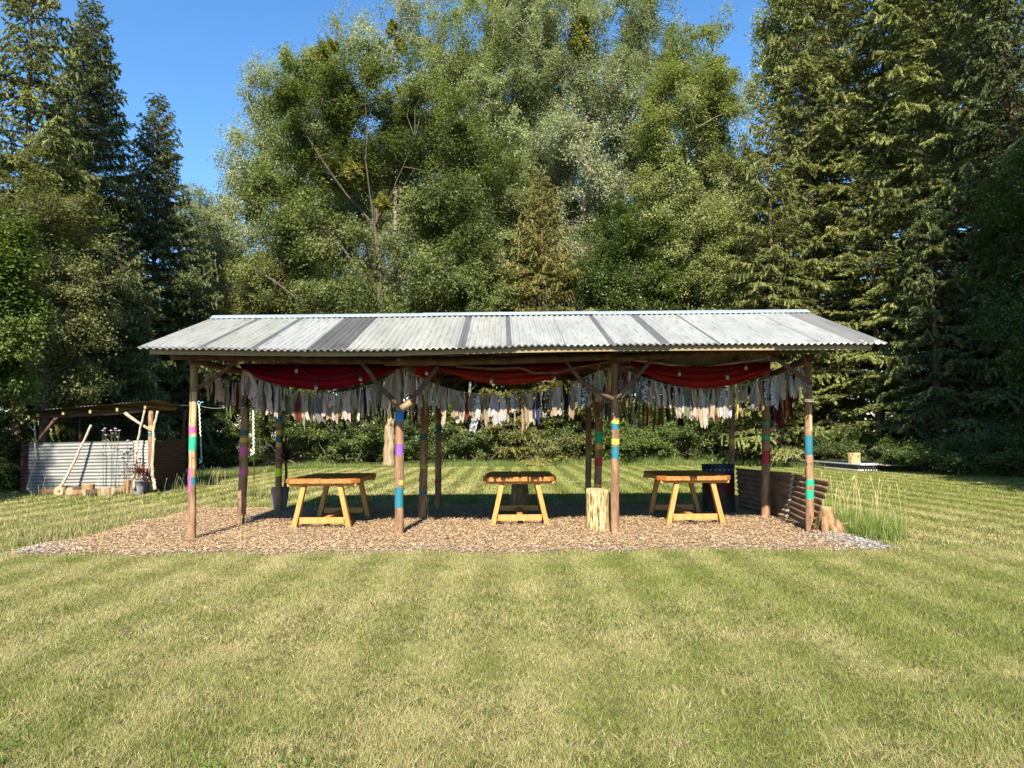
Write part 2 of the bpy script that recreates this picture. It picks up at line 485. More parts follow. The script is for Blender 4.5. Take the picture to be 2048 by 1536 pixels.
# loose chips and gravel
rng = np.random.default_rng(11)
n = 150000
cx = rng.uniform(PX0-.25, PX1+.4, n); cy = PY0-.2 + (PY1-PY0+.4) * rng.random(n)**1.25
d = pad_inset(cx, cy)
keep = d > rng.uniform(-.05, .10, n)
cx, cy, d = cx[keep], cy[keep], d[keep]; n = len(cx)
grav = (np.clip((cx - 3.9)/.7, 0, 1) * np.clip((10.6-cy)/.8, 0, 1)*.95 + np.clip((-5.6-cx)/.6, 0, 1)*np.clip((10.2-cy)/.8,0,1)*.6 + np.clip((9.3-cy)/.25,0,1)*vnoise(cx,cy,.7,21)*.12) > rng.random(n)
ang = rng.normal(0, 1.0, n)
L = np.where(grav, rng.uniform(.012,.035,n), rng.uniform(.015,.058,n)); Wd = np.where(grav, L*rng.uniform(.6,1,n), rng.uniform(.005,.016,n))
tilt = rng.normal(0,.28,n); tilt2 = rng.normal(0,.35,n)
a = np.stack([np.cos(ang)*np.cos(tilt), np.sin(ang)*np.cos(tilt), np.sin(tilt)], -1)
b = np.stack([-np.sin(ang)*np.cos(tilt2), np.cos(ang)*np.cos(tilt2), np.sin(tilt2)], -1)
c = np.stack([cx, cy, np.clip(d*.12,0,.03)+.02+rng.random(n)*.02], -1)
V = np.stack([c - a*L[:,None]/2, c + b*Wd[:,None]/2 - a*L[:,None]*.2, c + a*L[:,None]/2, c - b*Wd[:,None]/2 + a*L[:,None]*.15], 1)
base = np.array([[.42,.29,.17],[.34,.215,.12],[.24,.145,.08],[.50,.38,.24],[.12,.075,.045],[.37,.25,.15]])
col = base[rng.choice(6, n, p=[.25,.27,.17,.13,.08,.10])] * rng.uniform(.8,1.3,n)[:,None] * np.array([1.10,1.08,1.0])
pale = (np.clip((9.9-cy)/1.0,0,1)*.35 + vnoise(cx,cy,.9,23)*.25) > rng.random(n)
col = np.where(pale[:,None], col*.5+np.array([.52,.44,.32])*.5, col)
gcol = np.array([.37,.355,.33])*rng.uniform(.6,1.25,n)[:,None]
col = np.where(grav[:,None], gcol, col)
put(poly_mesh('bark_chips', V, 4, col_mat('chip_colours', 0, .9, .1), attrs={'col': col}), kind='stuff')

# ------------------------------------------------------------ shelter
YE, YR, YB = 9.25, 11.75, 14.3
EL, ER = at(275,694,YE), at(1775,687,YE)
RL, RR = at(428,636,YR), at(1612,624,YR)
SLOPE = (RL.z-EL.z)/(YR-YE)
def roof_pt(u, v, back=False):
    """u along the eave 0..1, v up the slope 0..1"""
    e = EL.lerp(ER, u); r = RL.lerp(RR, u)
    e = e + Vector((0,0,-.055*math.exp(-((u-.27)/.22)**2)))
    if back:
        e = Vector((e.x, YB, EL.z - .02))
    return e.lerp(r, v)
shelter = empty('shelter', (0, YR, 0), 'long open-sided pole shelter with a weathered corrugated metal roof and painted posts', 'shelter')

WAVES = 114.0
def roof_sheet(u0, u1, mats, lift, lap=0.0, eave=False, back=False, start=0.0):
    mb = MB()
    nper = 8
    k = max(2, int(round((u1-u0)*WAVES*nper)))
    us = [u0 + (u1-u0)*i/k for i in range(k+1)]
    vs_ = [0, .03] + [.03+ .97*i/9 for i in range(1, 10)]
    nrm = Vector((0, -SLOPE, 1)).normalized()
    if back: nrm = Vector((0, SLOPE, 1)).normalized()
    R = len(vs_)
    seedr = random.Random(int(u0*1000))
    drop = seedr.uniform(-.024, .018)
    for side in (0, 1):
        for v in vs_:
            for u in us:
                p = roof_pt(u, v, back) + nrm*(.0125*math.cos(2*math.pi*u*WAVES) + lift - (.003 if side else 0))
                if v == 0: p = p + (roof_pt(u, 0, back)-roof_pt(u, 1, back)).normalized()*drop
                mb.v.append(tuple(p))
    N = R*(k+1)
    for side in (0, 1):
        for j in range(R-1):
            for i in range(k):
                q = (side*N+j*(k+1)+i, side*N+j*(k+1)+i+1, side*N+(j+1)*(k+1)+i+1, side*N+(j+1)*(k+1)+i)
                um = (us[i]+us[i+1])/2
                mi = 0
                if side: mi = 2; q = q[::-1]
                elif um > u1-lap or um < u0+start or (eave and j == 0): mi = 1
                if back: q = q[::-1]
                mb.f.append(q); mb.m.append(mi); mb.sm.append(True)
    for i in range(k):
        mb.f.append((i+1, i, N+i, N+i+1)); mb.m.append(1 if eave else 0); mb.sm.append(False)
    return mb.build('roof_sheet', mats, shelter)
eX = [275,401,504,609,683,800,924,1024,1126,1232,1336,1443,1552,1643,1708,1775]
U = [(x-275)/1500 for x in eX]
laps = {1:.006, 2:.004, 6:.0075, 7:.0075, 9:.0085, 10:.008, 8:.0012, 11:.0012, 12:.0012, 5:.0}
for i in range(15):
    key = 'roof_pale' if i in (0,1,4,5,6) else 'roof_cool'
    if i == 3: key = 'roof_dark'
    if i == 14: key = 'roof_splash'
    if i == 13: key = 'roof_cool'
    u1 = U[i+1] + (.004 if i < 14 else 0)
    o = roof_sheet(U[i], u1, [M[key], M['roof_lap'], M['roof_under']], .004*(i % 2), laps.get(i+1, 0) + (.004 if i+1 in laps and (laps[i+1] > .003 or i % 2 == 0) else 0), i in (0,1,2,4,6,7,9,10))
    if i == 3: o['label'] = 'dark grey roof sheet'
    if i == 14: o['label'] = 'dark grey end sheet splashed with white'
for i in range(5):
    roof_sheet(i/5, i/5+.2+(.004 if i < 4 else 0), [M['roof_cool'], M['roof_lap'], M['roof_under']], .004*(i % 2), back=True)
# ridge cap in three lengths
for k, (x0, x1, dz) in enumerate(((426, 858, .0), (846, 1196, .007), (1188, 1614, .001))):
    mb = MB()
    ua, ub = (x0-428)/1184, (x1-428)/1184
    prof = [(-.13, -.035), (-.125, -.028), (-.03, .022), (0, .034), (.03, .022), (.13, -.03)]
    pv = []
    for u in (ua, ub):
        r = RL.lerp(RR, u)
        for y, z in prof: pv.append((r.x, r.y+y, r.z+z+dz+.012))
        for y, z in prof: pv.append((r.x, r.y+y, r.z+z+dz+.008))
    n_ = len(prof)
    fs = []
    for i in range(n_-1):
        fs.append((i, 2*n_+i, 2*n_+i+1, i+1)); fs.append((n_+i, n_+i+1, 3*n_+i+1, 3*n_+i))
    for e in (0, 2*n_):
        for i in range(n_-1): fs.append((e+i, e+i+1, e+n_+i+1, e+n_+i))
    mb.add(pv, fs); mb.build('ridge_cap', M['galv_cap'], shelter)

def log(name, pts, r, parent, seed, n=9, mat='log', rough=.06, taper=.8, end='log'):
    pts = [Vector(p) for p in pts]
    out = []
    for i in range(len(pts)-1):
        q = max(2, int((pts[i+1]-pts[i]).length/.18))
        for j in range(q): out.append(pts[i].lerp(pts[i+1], j/q))
    out.append(pts[-1])
    R_ = random.Random(seed)
    wob = [Vector((R_.uniform(-1,1), R_.uniform(-1,1), R_.uniform(-1,1)))*r*.13 for _ in out]
    if len(out) > 4:
        out = [p + (wob[i] if 0 < i < len(out)-1 else Vector((0,0,0))) for i, p in enumerate(out)]
    k = len(out)
    rr = [r*(1-(1-taper)*i/(k-1))*(1.0+R_.uniform(-.06,.06)) for i in range(k)]
    mb = MB(); mb.tube(out, rr, n, 0, True, seed, rough, end_mi=1)
    return mb.build(name, [M[mat], M[end]], parent)

# fascia
def fas(x0, x1, y0, y1, dz=0):
    a = at(x0, y0, YE+.10); b = at(x1, y1, YE+.10)
    mb = MB()
    k = 12
    ps = []
    for i in range(k+1):
        t = i/k; u = (a.lerp(b,t).x-EL.x)/(ER.x-EL.x)
        ps.append(Vector((a.lerp(b,t).x, YE+.10, roof_pt(u, 0).z + .10*SLOPE - .058)))
    for i in range(k): mb.beam(ps[i], ps[i+1]+(ps[i+1]-ps[i])*.0, .03, .088, 0, 0)
    mb2 = MB()
    for p in ps:
        mb2.v += [(p.x,p.y-.015,p.z-.044),(p.x,p.y+.015,p.z-.044),(p.x,p.y+.015,p.z+.044),(p.x,p.y-.015,p.z+.044)]
    for i in range(k):
        for j in range(4):
            mb2.f.append((i*4+j,(i+1)*4+j,(i+1)*4+(j+1)%4,i*4+(j+1)%4)); mb2.m.append(0); mb2.sm.append(False)
    mb2.f += [(0,1,2,3),(k*4+3,k*4+2,k*4+1,k*4)]; mb2.m += [0,0]; mb2.sm += [False,False]
    mb2.build('fascia_board', M['fascia'], shelter)
fas(300, 1742, 700, 694)

POSTS = {}
def post(key, bx_, by_, tx, ty, r, bands, seed, ztop=None):
    b = gp(bx_, by_); Y = b.y
    t = at(tx, ty, Y)
    if ztop is not None:
        k = (ztop)/(t.z); t = Vector((b.x+(t.x-b.x)*k, Y, ztop))
    names = ['post']; segs = []
    zb = []
    for y0, y1, mk, half in bands:
        zb.append((at(bx_, y1, Y).z, at(bx_, y0, Y).z, mk, half))
    zs = set(np.arange(-.05, t.z, .075).tolist() + [t.z])
    for z0, z1, _, _ in zb:
        zs = {z for z in zs if abs(z-z0) > .02 and abs(z-z1) > .02} | {z0, z1}
    zs = sorted(zs)
    N = 16
    R_ = random.Random(seed)
    pts, rr, mats = [], [], []
    ox = oy = 0
    for z in zs:
        f = max(0, z)/t.z
        ox = ox*.8 + R_.uniform(-.0035,.0035); oy = oy*.8 + R_.uniform(-.0035,.0035)
        pts.append((b.x+(t.x-b.x)*f+ox, Y+oy, z)); rr.append(r*(1.06-.12*f)*(1+R_.uniform(-.02,.02)))
    matlist = [M['post'], M['cut']]
    for i in range(len(zs)-1):
        zm = (zs[i]+zs[i+1])/2; mi = 0
        for z0, z1, mk, half in zb:
            if z0 <= zm <= z1:
                if M[mk] not in matlist: matlist.append(M[mk])
                q = matlist.index(M[mk])
                if half is None: mi = q
                else:
                    prev = mi
                    mi = (lambda q, half, prev: (lambda j: q if (half(j) ) else (prev(j) if callable(prev) else prev)))(q, half, prev)
        mats.append(mi)
    mb = MB(); mb.tube(pts, rr, N, 0, True, seed, .035, mats, 1)
    mb.v = [(x, y, z + (R_.uniform(-.007, .007) if .05 < z < t.z-.05 else 0)) for x, y, z in mb.v]   # hand-brushed band edges
    # a few branch stubs
    for _ in range(5):
        z = R_.uniform(.2, t.z-.3); a = R_.uniform(0, 6.28); f = z/t.z
        c = Vector((b.x+(t.x-b.x)*f, Y, z)); dv = Vector((math.cos(a), math.sin(a), .15))
        mb.tube([c+dv*r*.8, c+dv*r*1.13], [r*.2, r*.13], 6, 0)
    o = mb.build('post', matlist, shelter)
    POSTS[key] = (b, t)
    return o
# the tube's ring starts on world -y/+x axes: find halves facing the camera by x sign
def lefthalf(j): return 8 <= j < 14
def righthalf(j): return 3 <= j < 8
ZT = 2.62
post('P1', 383, 1085, 388, 706, .054, [(854,865,'pink',None),(875,900,'green',None),(937,984,'pink',lefthalf),(955,969,'teal',righthalf),(785,853,'bare',lambda j: j in (5,6,7,9)),(866,874,'bare',lambda j: j<8),(901,936,'bare',lambda j: j in (8,6))], 1, ZT)
post('P2', 798, 1074, 799.5, 706, .064, [(820,843,'blue',None),(888,910,'purple',None),(961,969,'gold',lambda j: j in (5,6,7)),(975,1015,'teal',None),(812,820,'bare',lambda j: j in (8,9))], 2, ZT)
post('P3', 1230.5, 1073.5, 1229.5, 706, .058, [(840,845,'yellow',None),(847,859,'teal',None),(878,888,'yellow',None),(893,918,'teal',None)], 3, ZT)
post('P4', 1620, 1070, 1615, 704, .056, [(871,910,'teal',None),(959,972,'green',None),(980,997,'green',None),(812,862,'bare',lambda j: j in (6,7))], 4, ZT)
ZM = 3.38
post('M1', 482, 1053, 497, 660, .068, [(860,870,'dteal',None),(875,884,'gold',None),(895,909.5,'pink',None),(939,949,'pink',None)], 5, ZM)
post('M2', 844.5, 1041, 854, 660, .068, [(928,937,'olive',None),(981,989,'teal',None),(868,880,'dteal',None)], 6, ZM)
post('M3', 1195, 1037, 1200, 660, .064, [(864,888,'green',None),(888,898,'orange',None),(915,932,'red',None),(968,977,'gold',None)], 7, ZM)
post('M4', 1530.5, 1039, 1533.5, 660, .068, [(844,850,'green',None),(871,879,'green',None),(901,927,'red',None)], 8, ZM)
ZB = 2.62
post('R1', 556.5, 1026, 560, 740, .060, [(831,843,'teal',None),(860,870,'gold',None),(873,883,'dteal',None),(885,894,'gold',None),(936,953,'lime',None)], 9, ZB)
post('R2', 875.5, 1021, 878, 740, .060, [(840,845,'olive',None),(850,868,'dteal',None),(960,968,'red',None)], 10, ZB)
post('R3', 1177, 1018, 1177, 740, .058, [(903,910,'olive',None)], 11, ZB)
post('R4', 1463, 1016, 1465, 740, .058, [(878,890,'gold',None)], 12, ZB)
Y1, Y2, Y3 = 10.1, 11.85, 13.75
# beams on the front posts, middle posts and rear posts
log('front_beam', [at(344,712,Y1-.09), at(560,716,Y1-.09), at(800,723,Y1-.09)], .062, shelter, 21)
log('front_beam', [at(770,722,Y1-.1), at(1000,721,Y1-.1), at(1232,711,Y1-.1)], .072, shelter, 22, rough=.1)
log('front_beam', [at(1226,716,Y1-.09), at(1400,706,Y1-.09), at(1640,698,Y1-.09)], .056, shelter, 23, taper=.9)
for k in range(3):
    a, b = [POSTS['M%d' % (k+1+q)][1] for q in (0,1)]
    log('ridge_pole', [a+Vector((-.25,0,-.08)), b+Vector((.2,0,-.08))], .07, shelter, 30+k)
    a, b = [POSTS['R%d' % (k+1+q)][1] for q in (0,1)]
    log('rear_beam', [a+Vector((-.3,.09,-.03)), b+Vector((.25,.09,-.03))], .065, shelter, 34+k)
# rafters: poles from eave to ridge, both slopes
for k in range(7):
    u = .072 + k*(.86/6)
    e = roof_pt(u, .10) ; r = roof_pt(u, .97)
    log('rafter', [e+Vector((0,0,-.115)), r+Vector((0,0,-.115))], .05, shelter, 40+k, end='log')
    e = roof_pt(u, .03, True); r = roof_pt(u, .97, True)
    log('rafter', [e+Vector((0,0,-.10)), r+Vector((0,0,-.10))], .05, shelter, 50+k)
for back in (False, True):
    for v in (.2, .42, .64, .86):
        mb = MB()
        a = roof_pt(.03, v, back); b = roof_pt(.97, v, back)
        for q in range(12):
            a = roof_pt(.03+.94*q/12, v, back); b = roof_pt(.03+.94*(q+1)/12, v, back)
            mb.beam(a+Vector((0,0,-.046)), b+Vector((0,0,-.046)), .05, .032, 0, 0)
        mb.build('purlin', M['lumber'], shelter)
# thin poles laid under the rafters
log('thin_pole', [at(1262,718,10.9), at(1400,736,10.9), at(1530,716,10.7)], .026, shelter, 61, 7, 'branch')
log('thin_pole', [at(1246,728,11.2), at(1330,741,11.3), at(1540,738,11.3)], .024, shelter, 62, 7)
log('thin_pole', [at(560,737,10.8), at(700,735,10.8), at(790,728,10.6)], .022, shelter, 63, 7, 'branch')
log('crooked_branch', [at(912,733,10.0), at(985,738,10.0), at(1040,735,10.0), at(1068,746,10.0), at(1110,746,10.0), at(1165,733,10.0), at(1222,722,10.05)], .019, shelter, 64, 7, 'log', .1)
# braces
for k, pl in enumerate([[(396,776),(440,748),(487,710)], [(793,808),(757,772),(742,748),(712,712)], [(803,817),(840,780),(876,732)], [(1227,799),(1190,780),(1162,762),(1132,722)], [(1233,797),(1262,766),(1310,712)], [(1623,767),(1580,738),(1531,702)]]):
    log('brace', [at(x, y, Y1-.095) for x, y in pl], .035, shelter, 70+k, 8, 'log', .08)
mb = MB(); s0 = at(803,818,Y1-.15); mb.tube([s0, at(822,804,Y1-.15)], [.052,.045], 8); mb.build('brace_end', M['snag'], shelter)
for k, pl in enumerate([[(880,800),(912,770),(948,738)], [(1172,806),(1196,786),(1205,778)], [(562,812),(590,780),(620,752)], [(1172,800),(1140,772),(1108,742)]]):
    log('brace', [at(x, y, Y3) for x, y in pl], .04, shelter, 80+k, 8)
for k in (1,2,3,4):
    m_, f_, r_ = POSTS['M%d'%k], POSTS['P%d'%k], POSTS['R%d'%k]
    z = 2.5
    log('tie_beam', [f_[1]+Vector((0,-.12,-.06)), Vector((m_[1].x+.1, m_[1].y, z)), r_[1]+Vector((0,.15,-.06))], .055, shelter, 90+k)
# diamond plates nailed on the beam
for px, py in ((797, 720),):
    mb = MB(); c = at(px, py, Y1-.175); mb.box(c, (.045,.004,.045), 0, Matrix.Rotation(rad(45),3,'Y')); mb.build('nail_plate', M['zinc'], shelter)
mb = MB()
for yy in (771, 799, 802):
    c = at(1618, yy, Y1); mb.tube([c+Vector((math.cos(a)*.064, math.sin(a)*.064, .012*math.sin(a))) for a in np.linspace(0, 6.28, 14)], .005, 5, 0, False)
mb.build('wire_tie', M['branch'], shelter)

# ------------------------------------------------------------ red cloth swags
def swag(top, bottom, mat, seed, label, d=.55):
    """hammock of cloth: top and bottom edges given as pixel polylines"""
    n, k = 34, 14
    mb = MB()
    R_ = random.Random(seed)
    ph = [R_.uniform(0,6) for _ in range(4)]
    def ev(pl, t):
        xs_ = [p[0] for p in pl]; x = xs_[0]+(xs_[-1]-xs_[0])*t
        return x, float(np.interp(x, xs_, [p[1] for p in pl]))
    for j in range(k+1):
        v = j/k
        for i in range(n+1):
            t = i/n
            xt, yt = ev(top, t); xb, yb = ev(bottom, t)
            x = xt+(xb-xt)*v; y = yt+(yb-yt)*v
            sagw = math.sin(math.pi*t)
            Y = 10.62 - .42*math.sin(v*math.pi*.5) + .03*math.sin(7*v*3.1+ph[0]+2*t)*sagw + .012*math.sin(16*v+ph[1]+5*t)
            mb.v.append(tuple(at(x, y, Y)))
    for j in range(k):
        for i in range(n):
            mb.f.append((j*(n+1)+i, (j+1)*(n+1)+i, (j+1)*(n+1)+i+1, j*(n+1)+i+1)); mb.m.append(0); mb.sm.append(True)
    o = mb.build('cloth_swag', M[mat], loc=at(sum(p[0] for p in top)/len(top), 740, 10.5))
    sm = o.modifiers.new('sub', 'SUBSURF'); sm.levels = 1; sm.render_levels = 1
    so = o.modifiers.new('thick', 'SOLIDIFY'); so.thickness = .004
    return put(o, label, 'cloth', 'red cloth swags under the shelter roof')
swag([(478,727),(560,728),(700,729),(812,727)], [(484,738),(520,758),(560,770),(600,777),(640,780),(680,778),(720,768),(760,753),(812,731)], 'crimson', 1, 'crimson cloth swag under the roof above the table beside the potted spiky plant')
swag([(845,727),(960,728),(1100,727),(1216,720)], [(845,730),(900,746),(950,762),(1005,770),(1050,766),(1100,757),(1150,743),(1212,726)], 'scarlet', 2, 'orange red cloth swag above the middle table and crooked branch')
swag([(1262,722),(1330,732),(1420,733),(1540,722)], [(1262,732),(1300,752),(1345,768),(1390,777),(1430,776),(1480,766),(1520,751),(1540,740)], 'redorange', 3, 'red cloth swag hung nearest the oil drum, above its table')
# small flap tied near the second post
mb = MB()
fl = [[at(x, y, 10.75+.03*math.sin(x*.3)) for x in np.linspace(832, 872, 9)] for y in (733, 740, 748, 754)]
mb.v = [tuple(p) for r in fl for p in r]
for j in range(3):
    for i in range(8): mb.f.append((j*9+i,(j+1)*9+i,(j+1)*9+i+1,j*9+i+1)); mb.m.append(0); mb.sm.append(True)
o = mb.build('cloth_flap', M['scarlet'], loc=at(850,735,10.75))
put(o, 'small orange red cloth flap hanging close to the post with blue and purple bands', 'cloth')

# ------------------------------------------------------------ rag garlands
RAGM = []
for k in range(10):
    R_ = random.Random(100+k)
    mb = MB()
    nc, nr = 5, 8
    wd = R_.uniform(.034,.068); fl = R_.uniform(.9,1.35); f1 = R_.uniform(.5,1.4); ph = R_.uniform(0,6); sk = R_.uniform(-.02,.02)
    for j in range(nr+1):
        v = j/nr
        wj = wd*(.35+.65*min(1, v*2.2))*(1+(fl-1)*v*.4)
        for i in range(nc+1):
            t = i/nc-.5
            x = t*wj + sk*v + .008*math.sin(5*v+ph)
            y = .018*math.sin(t*6.3*f1+ph+v*1.5)*(.5+.5*v) + .012*math.sin(4*v+ph*2)
            z = -v*(1+ (R_.uniform(-.09,.09) if j == nr else 0) + (.08*t*math.sin(ph) if j == nr else 0))
            mb.v.append((x, y, z))
    for j in range(nr):
        for i in range(nc): mb.f.append((j*(nc+1)+i,(j+1)*(nc+1)+i,(j+1)*(nc+1)+i+1,j*(nc+1)+i+1)); mb.m.append(0); mb.sm.append(True)
    me = bpy.data.meshes.new('rag'); me.from_pydata(mb.v, [], mb.f); me.materials.append(RAG[0][1])
    me.polygons.foreach_set('use_smooth', mb.sm)
    RAGM.append(me)
def garland(pts, n, seed, label, lo=.30, hi=.52, dark=0, turn=0.0, force=(), group='rag garlands strung under the shelter roof'):
    """pts: 3-D polyline of the cord"""
    R_ = random.Random(seed)
    pts = [Vector(p) for p in pts]
    root = empty('rag_garland', pts[len(pts)//2], label, 'bunting', group)
    # smooth the polyline
    cum = [0]
    for i in range(1, len(pts)): cum.append(cum[-1]+(pts[i]-pts[i-1]).length)
    def ev(t):
        s = t*cum[-1]
        for i in range(1, len(pts)):
            if s <= cum[i]+1e-9:
                return pts[i-1].lerp(pts[i], (s-cum[i-1])/(cum[i]-cum[i-1]))
        return pts[-1]
    cp = [(ev(max(0,i/40-.02))+ev(i/40)+ev(min(1,i/40+.02)))/3 for i in range(41)]
    mb = MB(); mb.tube(cp, .006, 5); mb.build('cord', M['cord'], root)
    rl = world_loc(root)
    pool = []
    for nm, m_, wt in RAG:
        if dark:
            wt = {'white':1,'cream':2,'beige':3,'grey':4,'navy':3,'black':6,'olive':4,'maroon':2,'tan':3,'floral':3,'dark print':4}.get(nm, 1) if dark == 1 else {'maroon':6,'tan':3,'black':2,'olive':1,'beige':2}.get(nm, 0)
        pool += [(nm, m_)]*wt
    last = None
    for i in range(n):
        t = (i+.5+R_.uniform(-.35,.35))/n
        p = ev(min(.999,max(.001,t)))
        nm, m_ = R_.choice(pool)
        if i in force: nm, m_ = RAG[7][0], RAG[7][1]
        o = bpy.data.objects.new('rag', R_.choice(RAGM))
        COL.objects.link(o); o.parent = root
        o.location = p-rl+Vector((0,R_.uniform(-.02,.02),.01))
        ln = R_.uniform(lo, hi)*(R_.uniform(.6,1.25) if R_.random() < .5 else 1)
        o.scale = (R_.choice((.6,.8,1,1.15,1.5,1.9))*R_.uniform(.85,1.15), R_.uniform(.8,1.6), ln)
        o.rotation_euler = (R_.uniform(-.05,.05), R_.uniform(-.11,.11), turn+R_.uniform(-.9,.9)+(math.pi if R_.random()<.5 else 0))
        o.material_slots[0].link = 'OBJECT'; o.material_slots[0].material = m_
        o['label'] = nm + ' rag strip'
    return root
YG = 10.22
garland([at(x,y,YG) for x, y in ((486,738),(520,760),(560,776),(610,786),(660,788),(710,781),(760,764),(800,738))], 66, 1, 'sagging garland of pale and dark rags beneath the crimson cloth swag', .30, .475)
garland([at(x,y,YG) for x, y in ((806,738),(835,752),(870,770),(920,784),(980,791),(1040,790),(1100,780),(1150,764),(1185,748),(1222,735)) ], 80, 2, 'sagging garland of mostly white and cream rags beneath the orange red swag', .30, .475)
garland([at(x,y,YG) for x, y in ((1240,738),(1290,757),(1340,772),(1400,779),(1450,777),(1500,768),(1545,755),(1580,741),(1610,730))], 74, 3, 'sagging garland with a bright red rag beneath the swag nearest the oil drum', .30, .475, force=(37,))
def side(a, b, n, seed, label, sag=.18, **kw):
    a = Vector(a); b = Vector(b)
    garland([a.lerp(b, t)+Vector((0,0,-sag*4*t*(1-t))) for t in np.linspace(0,1,9)], n, seed, label, turn=1.57, **kw)
P = POSTS
side(P['P1'][0]+Vector((.10,.1,2.50)), P['M1'][0]+Vector((.12,-.05,2.42)), 24, 4, 'short garland of beige rags along the open end with the pink and green banded post', .14, lo=.32, hi=.5)
side(P['M1'][0]+Vector((.10,.1,2.40)), P['R1'][0]+Vector((.1,-.1,2.40)), 22, 5, 'garland of rags between the post with two pink bands and the pot plant post', .2, lo=.32, hi=.5)
side(P['P4'][0]+Vector((-.08,.1,2.35)), P['M4'][0]+Vector((0.05,-.1,2.32)), 24, 6, 'garland of maroon and brown rags at the open end above the rusty windbreak', .16, dark=2, lo=.32, hi=.6)
side(P['P2'][0]+Vector((.12,.15,2.45)), P['M2'][0]+Vector((.05,-.1,2.35)), 20, 7, 'cross garland of yellow and grey rags behind the post with a blue band', .16, lo=.32, hi=.55)
side(P['P3'][0]+Vector((-.02,.15,2.45)), P['M3'][0]+Vector((.02,-.1,2.35)), 18, 8, 'cross garland of dark rags behind the post with two yellow bands', .16, dark=1, lo=.32, hi=.55)
a = P['R3'][0]+Vector((.1,-.08,2.35)); b = P['R4'][0]+Vector((-.1,-.08,2.35))
garland([a.lerp(b,t)+Vector((0,0,-.22*4*t*(1-t))) for t in np.linspace(0,1,11)], 46, 9, 'shaded garland of dark rags at the back behind the red swag nearest the drum', .35, .6, dark=1)
a = P['R1'][0]+Vector((.1,-.08,2.30)); b = P['R2'][0]+Vector((-.1,-.08,2.30))
garland([a.lerp(b,t)+Vector((0,0,-.12*4*t*(1-t))) for t in np.linspace(0,1,11)], 40, 10, 'shaded garland of dark rags at the back behind the crimson swag', .35, .6, dark=1)

# ------------------------------------------------------------ hanging bulbs
def bulbs(spots, label, Y=10.0):
    root = empty('festoon_lights', at(spots[0][0], spots[0][1]-30, Y), label, 'string lights', 'bulb strings under the shelter eave')
    pts = []
    for x, y in spots: pts.append(at(x, y-16, Y+.03))
    e = [at(spots[0][0]-60, 722, Y+.03)] + pts + [at(spots[-1][0]+60, 722, Y+.03)]
    cp = []
    for i in range(len(e)-1):
        for q in range(6):
            t = q/6; cp.append(e[i].lerp(e[i+1], t)+Vector((0,0,-.03*4*t*(1-t))))
    cp.append(e[-1])
    mb = MB(); mb.tube(cp, .004, 5); mb.build('cable', M['wire'], root)
    for x, y in spots:
        c = at(x, y, Y+.03); top = at(x, y-16, Y+.03)
        mb = MB(); mb.tube([top, c+Vector((0,0,.07))], .004, 5); mb.tube([c+Vector((0,0,.07)), c+Vector((0,0,.03))], [.014,.017], 8)
        mb.build('socket', M['wire'], root)
        mb = MB(); mb.tube([c+Vector((0,0,.032)), c+Vector((0,0,.02)), c, c+Vector((0,0,-.02)), c+Vector((0,0,-.032))], [.012,.02,.03,.024,.008], 10)
        mb.build('bulb', M['glass'], root)
bulbs([(593,742),(632,775),(721,758)], 'string of clear bulbs hanging before the crimson cloth swag')
bulbs([(853,746),(983,762),(1109,757)], 'string of clear bulbs hanging before the orange red cloth swag')
bulbs([(1359,748),(1455,755),(1492,736)], 'string of clear bulbs hanging before the red cloth nearest the oil drum')

# ------------------------------------------------------------ tables
def make_table():
    c0 = gp(1040, 1055)
    root = empty('trestle_table', (c0.x, c0.y, 0), None, 'table', 'wooden tables on the bark chips')
    X0, Yn = c0.x, c0.y-.13
    H, TH = .80, .068
    R_ = random.Random(3)
    hw = .585; ln = 1.80
    # two live-edged slabs
    for sgn in (-1, 1):
        out = []
        k = 16
        inner = .004
        out.append((sgn*inner, 0)); out.append((sgn*(hw-.11), 0)); out.append((sgn*hw, .16))
        for i in range(1, k):
            t = i/k; out.append((sgn*(hw-.012+.02*math.sin(i*1.3+sgn)+R_.uniform(-.008,.008)-.03*t), .16+t*(ln-.30)))
        out.append((sgn*(hw-.10), ln)); out.append((sgn*inner, ln))
        if sgn < 0: out = out[::-1]
        mb = MB(); q = len(out)
        b = .008
        lv = [(H-TH, b), (H-TH+b, 0), (H-b, 0), (H, b)]
        cxm = sum(p[0] for p in out)/q
        for z, ins in lv:
            for (x, y) in out:
                sx = 1-ins/(hw*.5); sy = 1-ins/(ln*.5)
                mb.v.append((X0+cxm+(x-cxm)*sx, Yn+ln/2+(y-ln/2)*sy, z))
        mb.f.append(tuple(range(q-1,-1,-1))); mb.f.append(tuple(range(3*q,4*q)))
        for r in range(3):
            for i in range(q):
                j = (i+1) % q; mb.f.append((r*q+i, r*q+j, (r+1)*q+j, (r+1)*q+i))
        mb.m = [0]*len(mb.f); mb.sm = [False]*len(mb.f)
        mb.build('table_top', M['slab'], root)
    Zu = H-TH
    for yy in (.17, ln-.25):
        mb = MB(); mb.box((X0, Yn+yy-.005, Zu-.022), (hw*1.86, .15, .042), 0, None, .004); mb.build('cross_rail', M['pine'], root)
    for yy in (.13, ln-.21):
        for sgn in (-1, 1):
            a = Vector((X0+sgn*.44, Yn+yy, -.01)); b = Vector((X0+sgn*.285, Yn+yy, Zu-.042))
            mb = MB(); mb.beam(a, b, .105, .075, 0, .005, 0 ); o = mb.build('leg', M['pine'], root)
        mb = MB(); mb.box((X0, Yn+yy+.005, .155), (.70, .045, .095), 0, None, .004); mb.build('stretcher', M['pine'], root)
    mb = MB(); mb.box((X0, Yn+ln/2-.04, .155), (.09, ln-.42, .045), 0, None, .004); mb.build('stretcher', M['pine'], root)
    return root, Vector((c0.x, c0.y, 0))
table, tc0 = make_table()
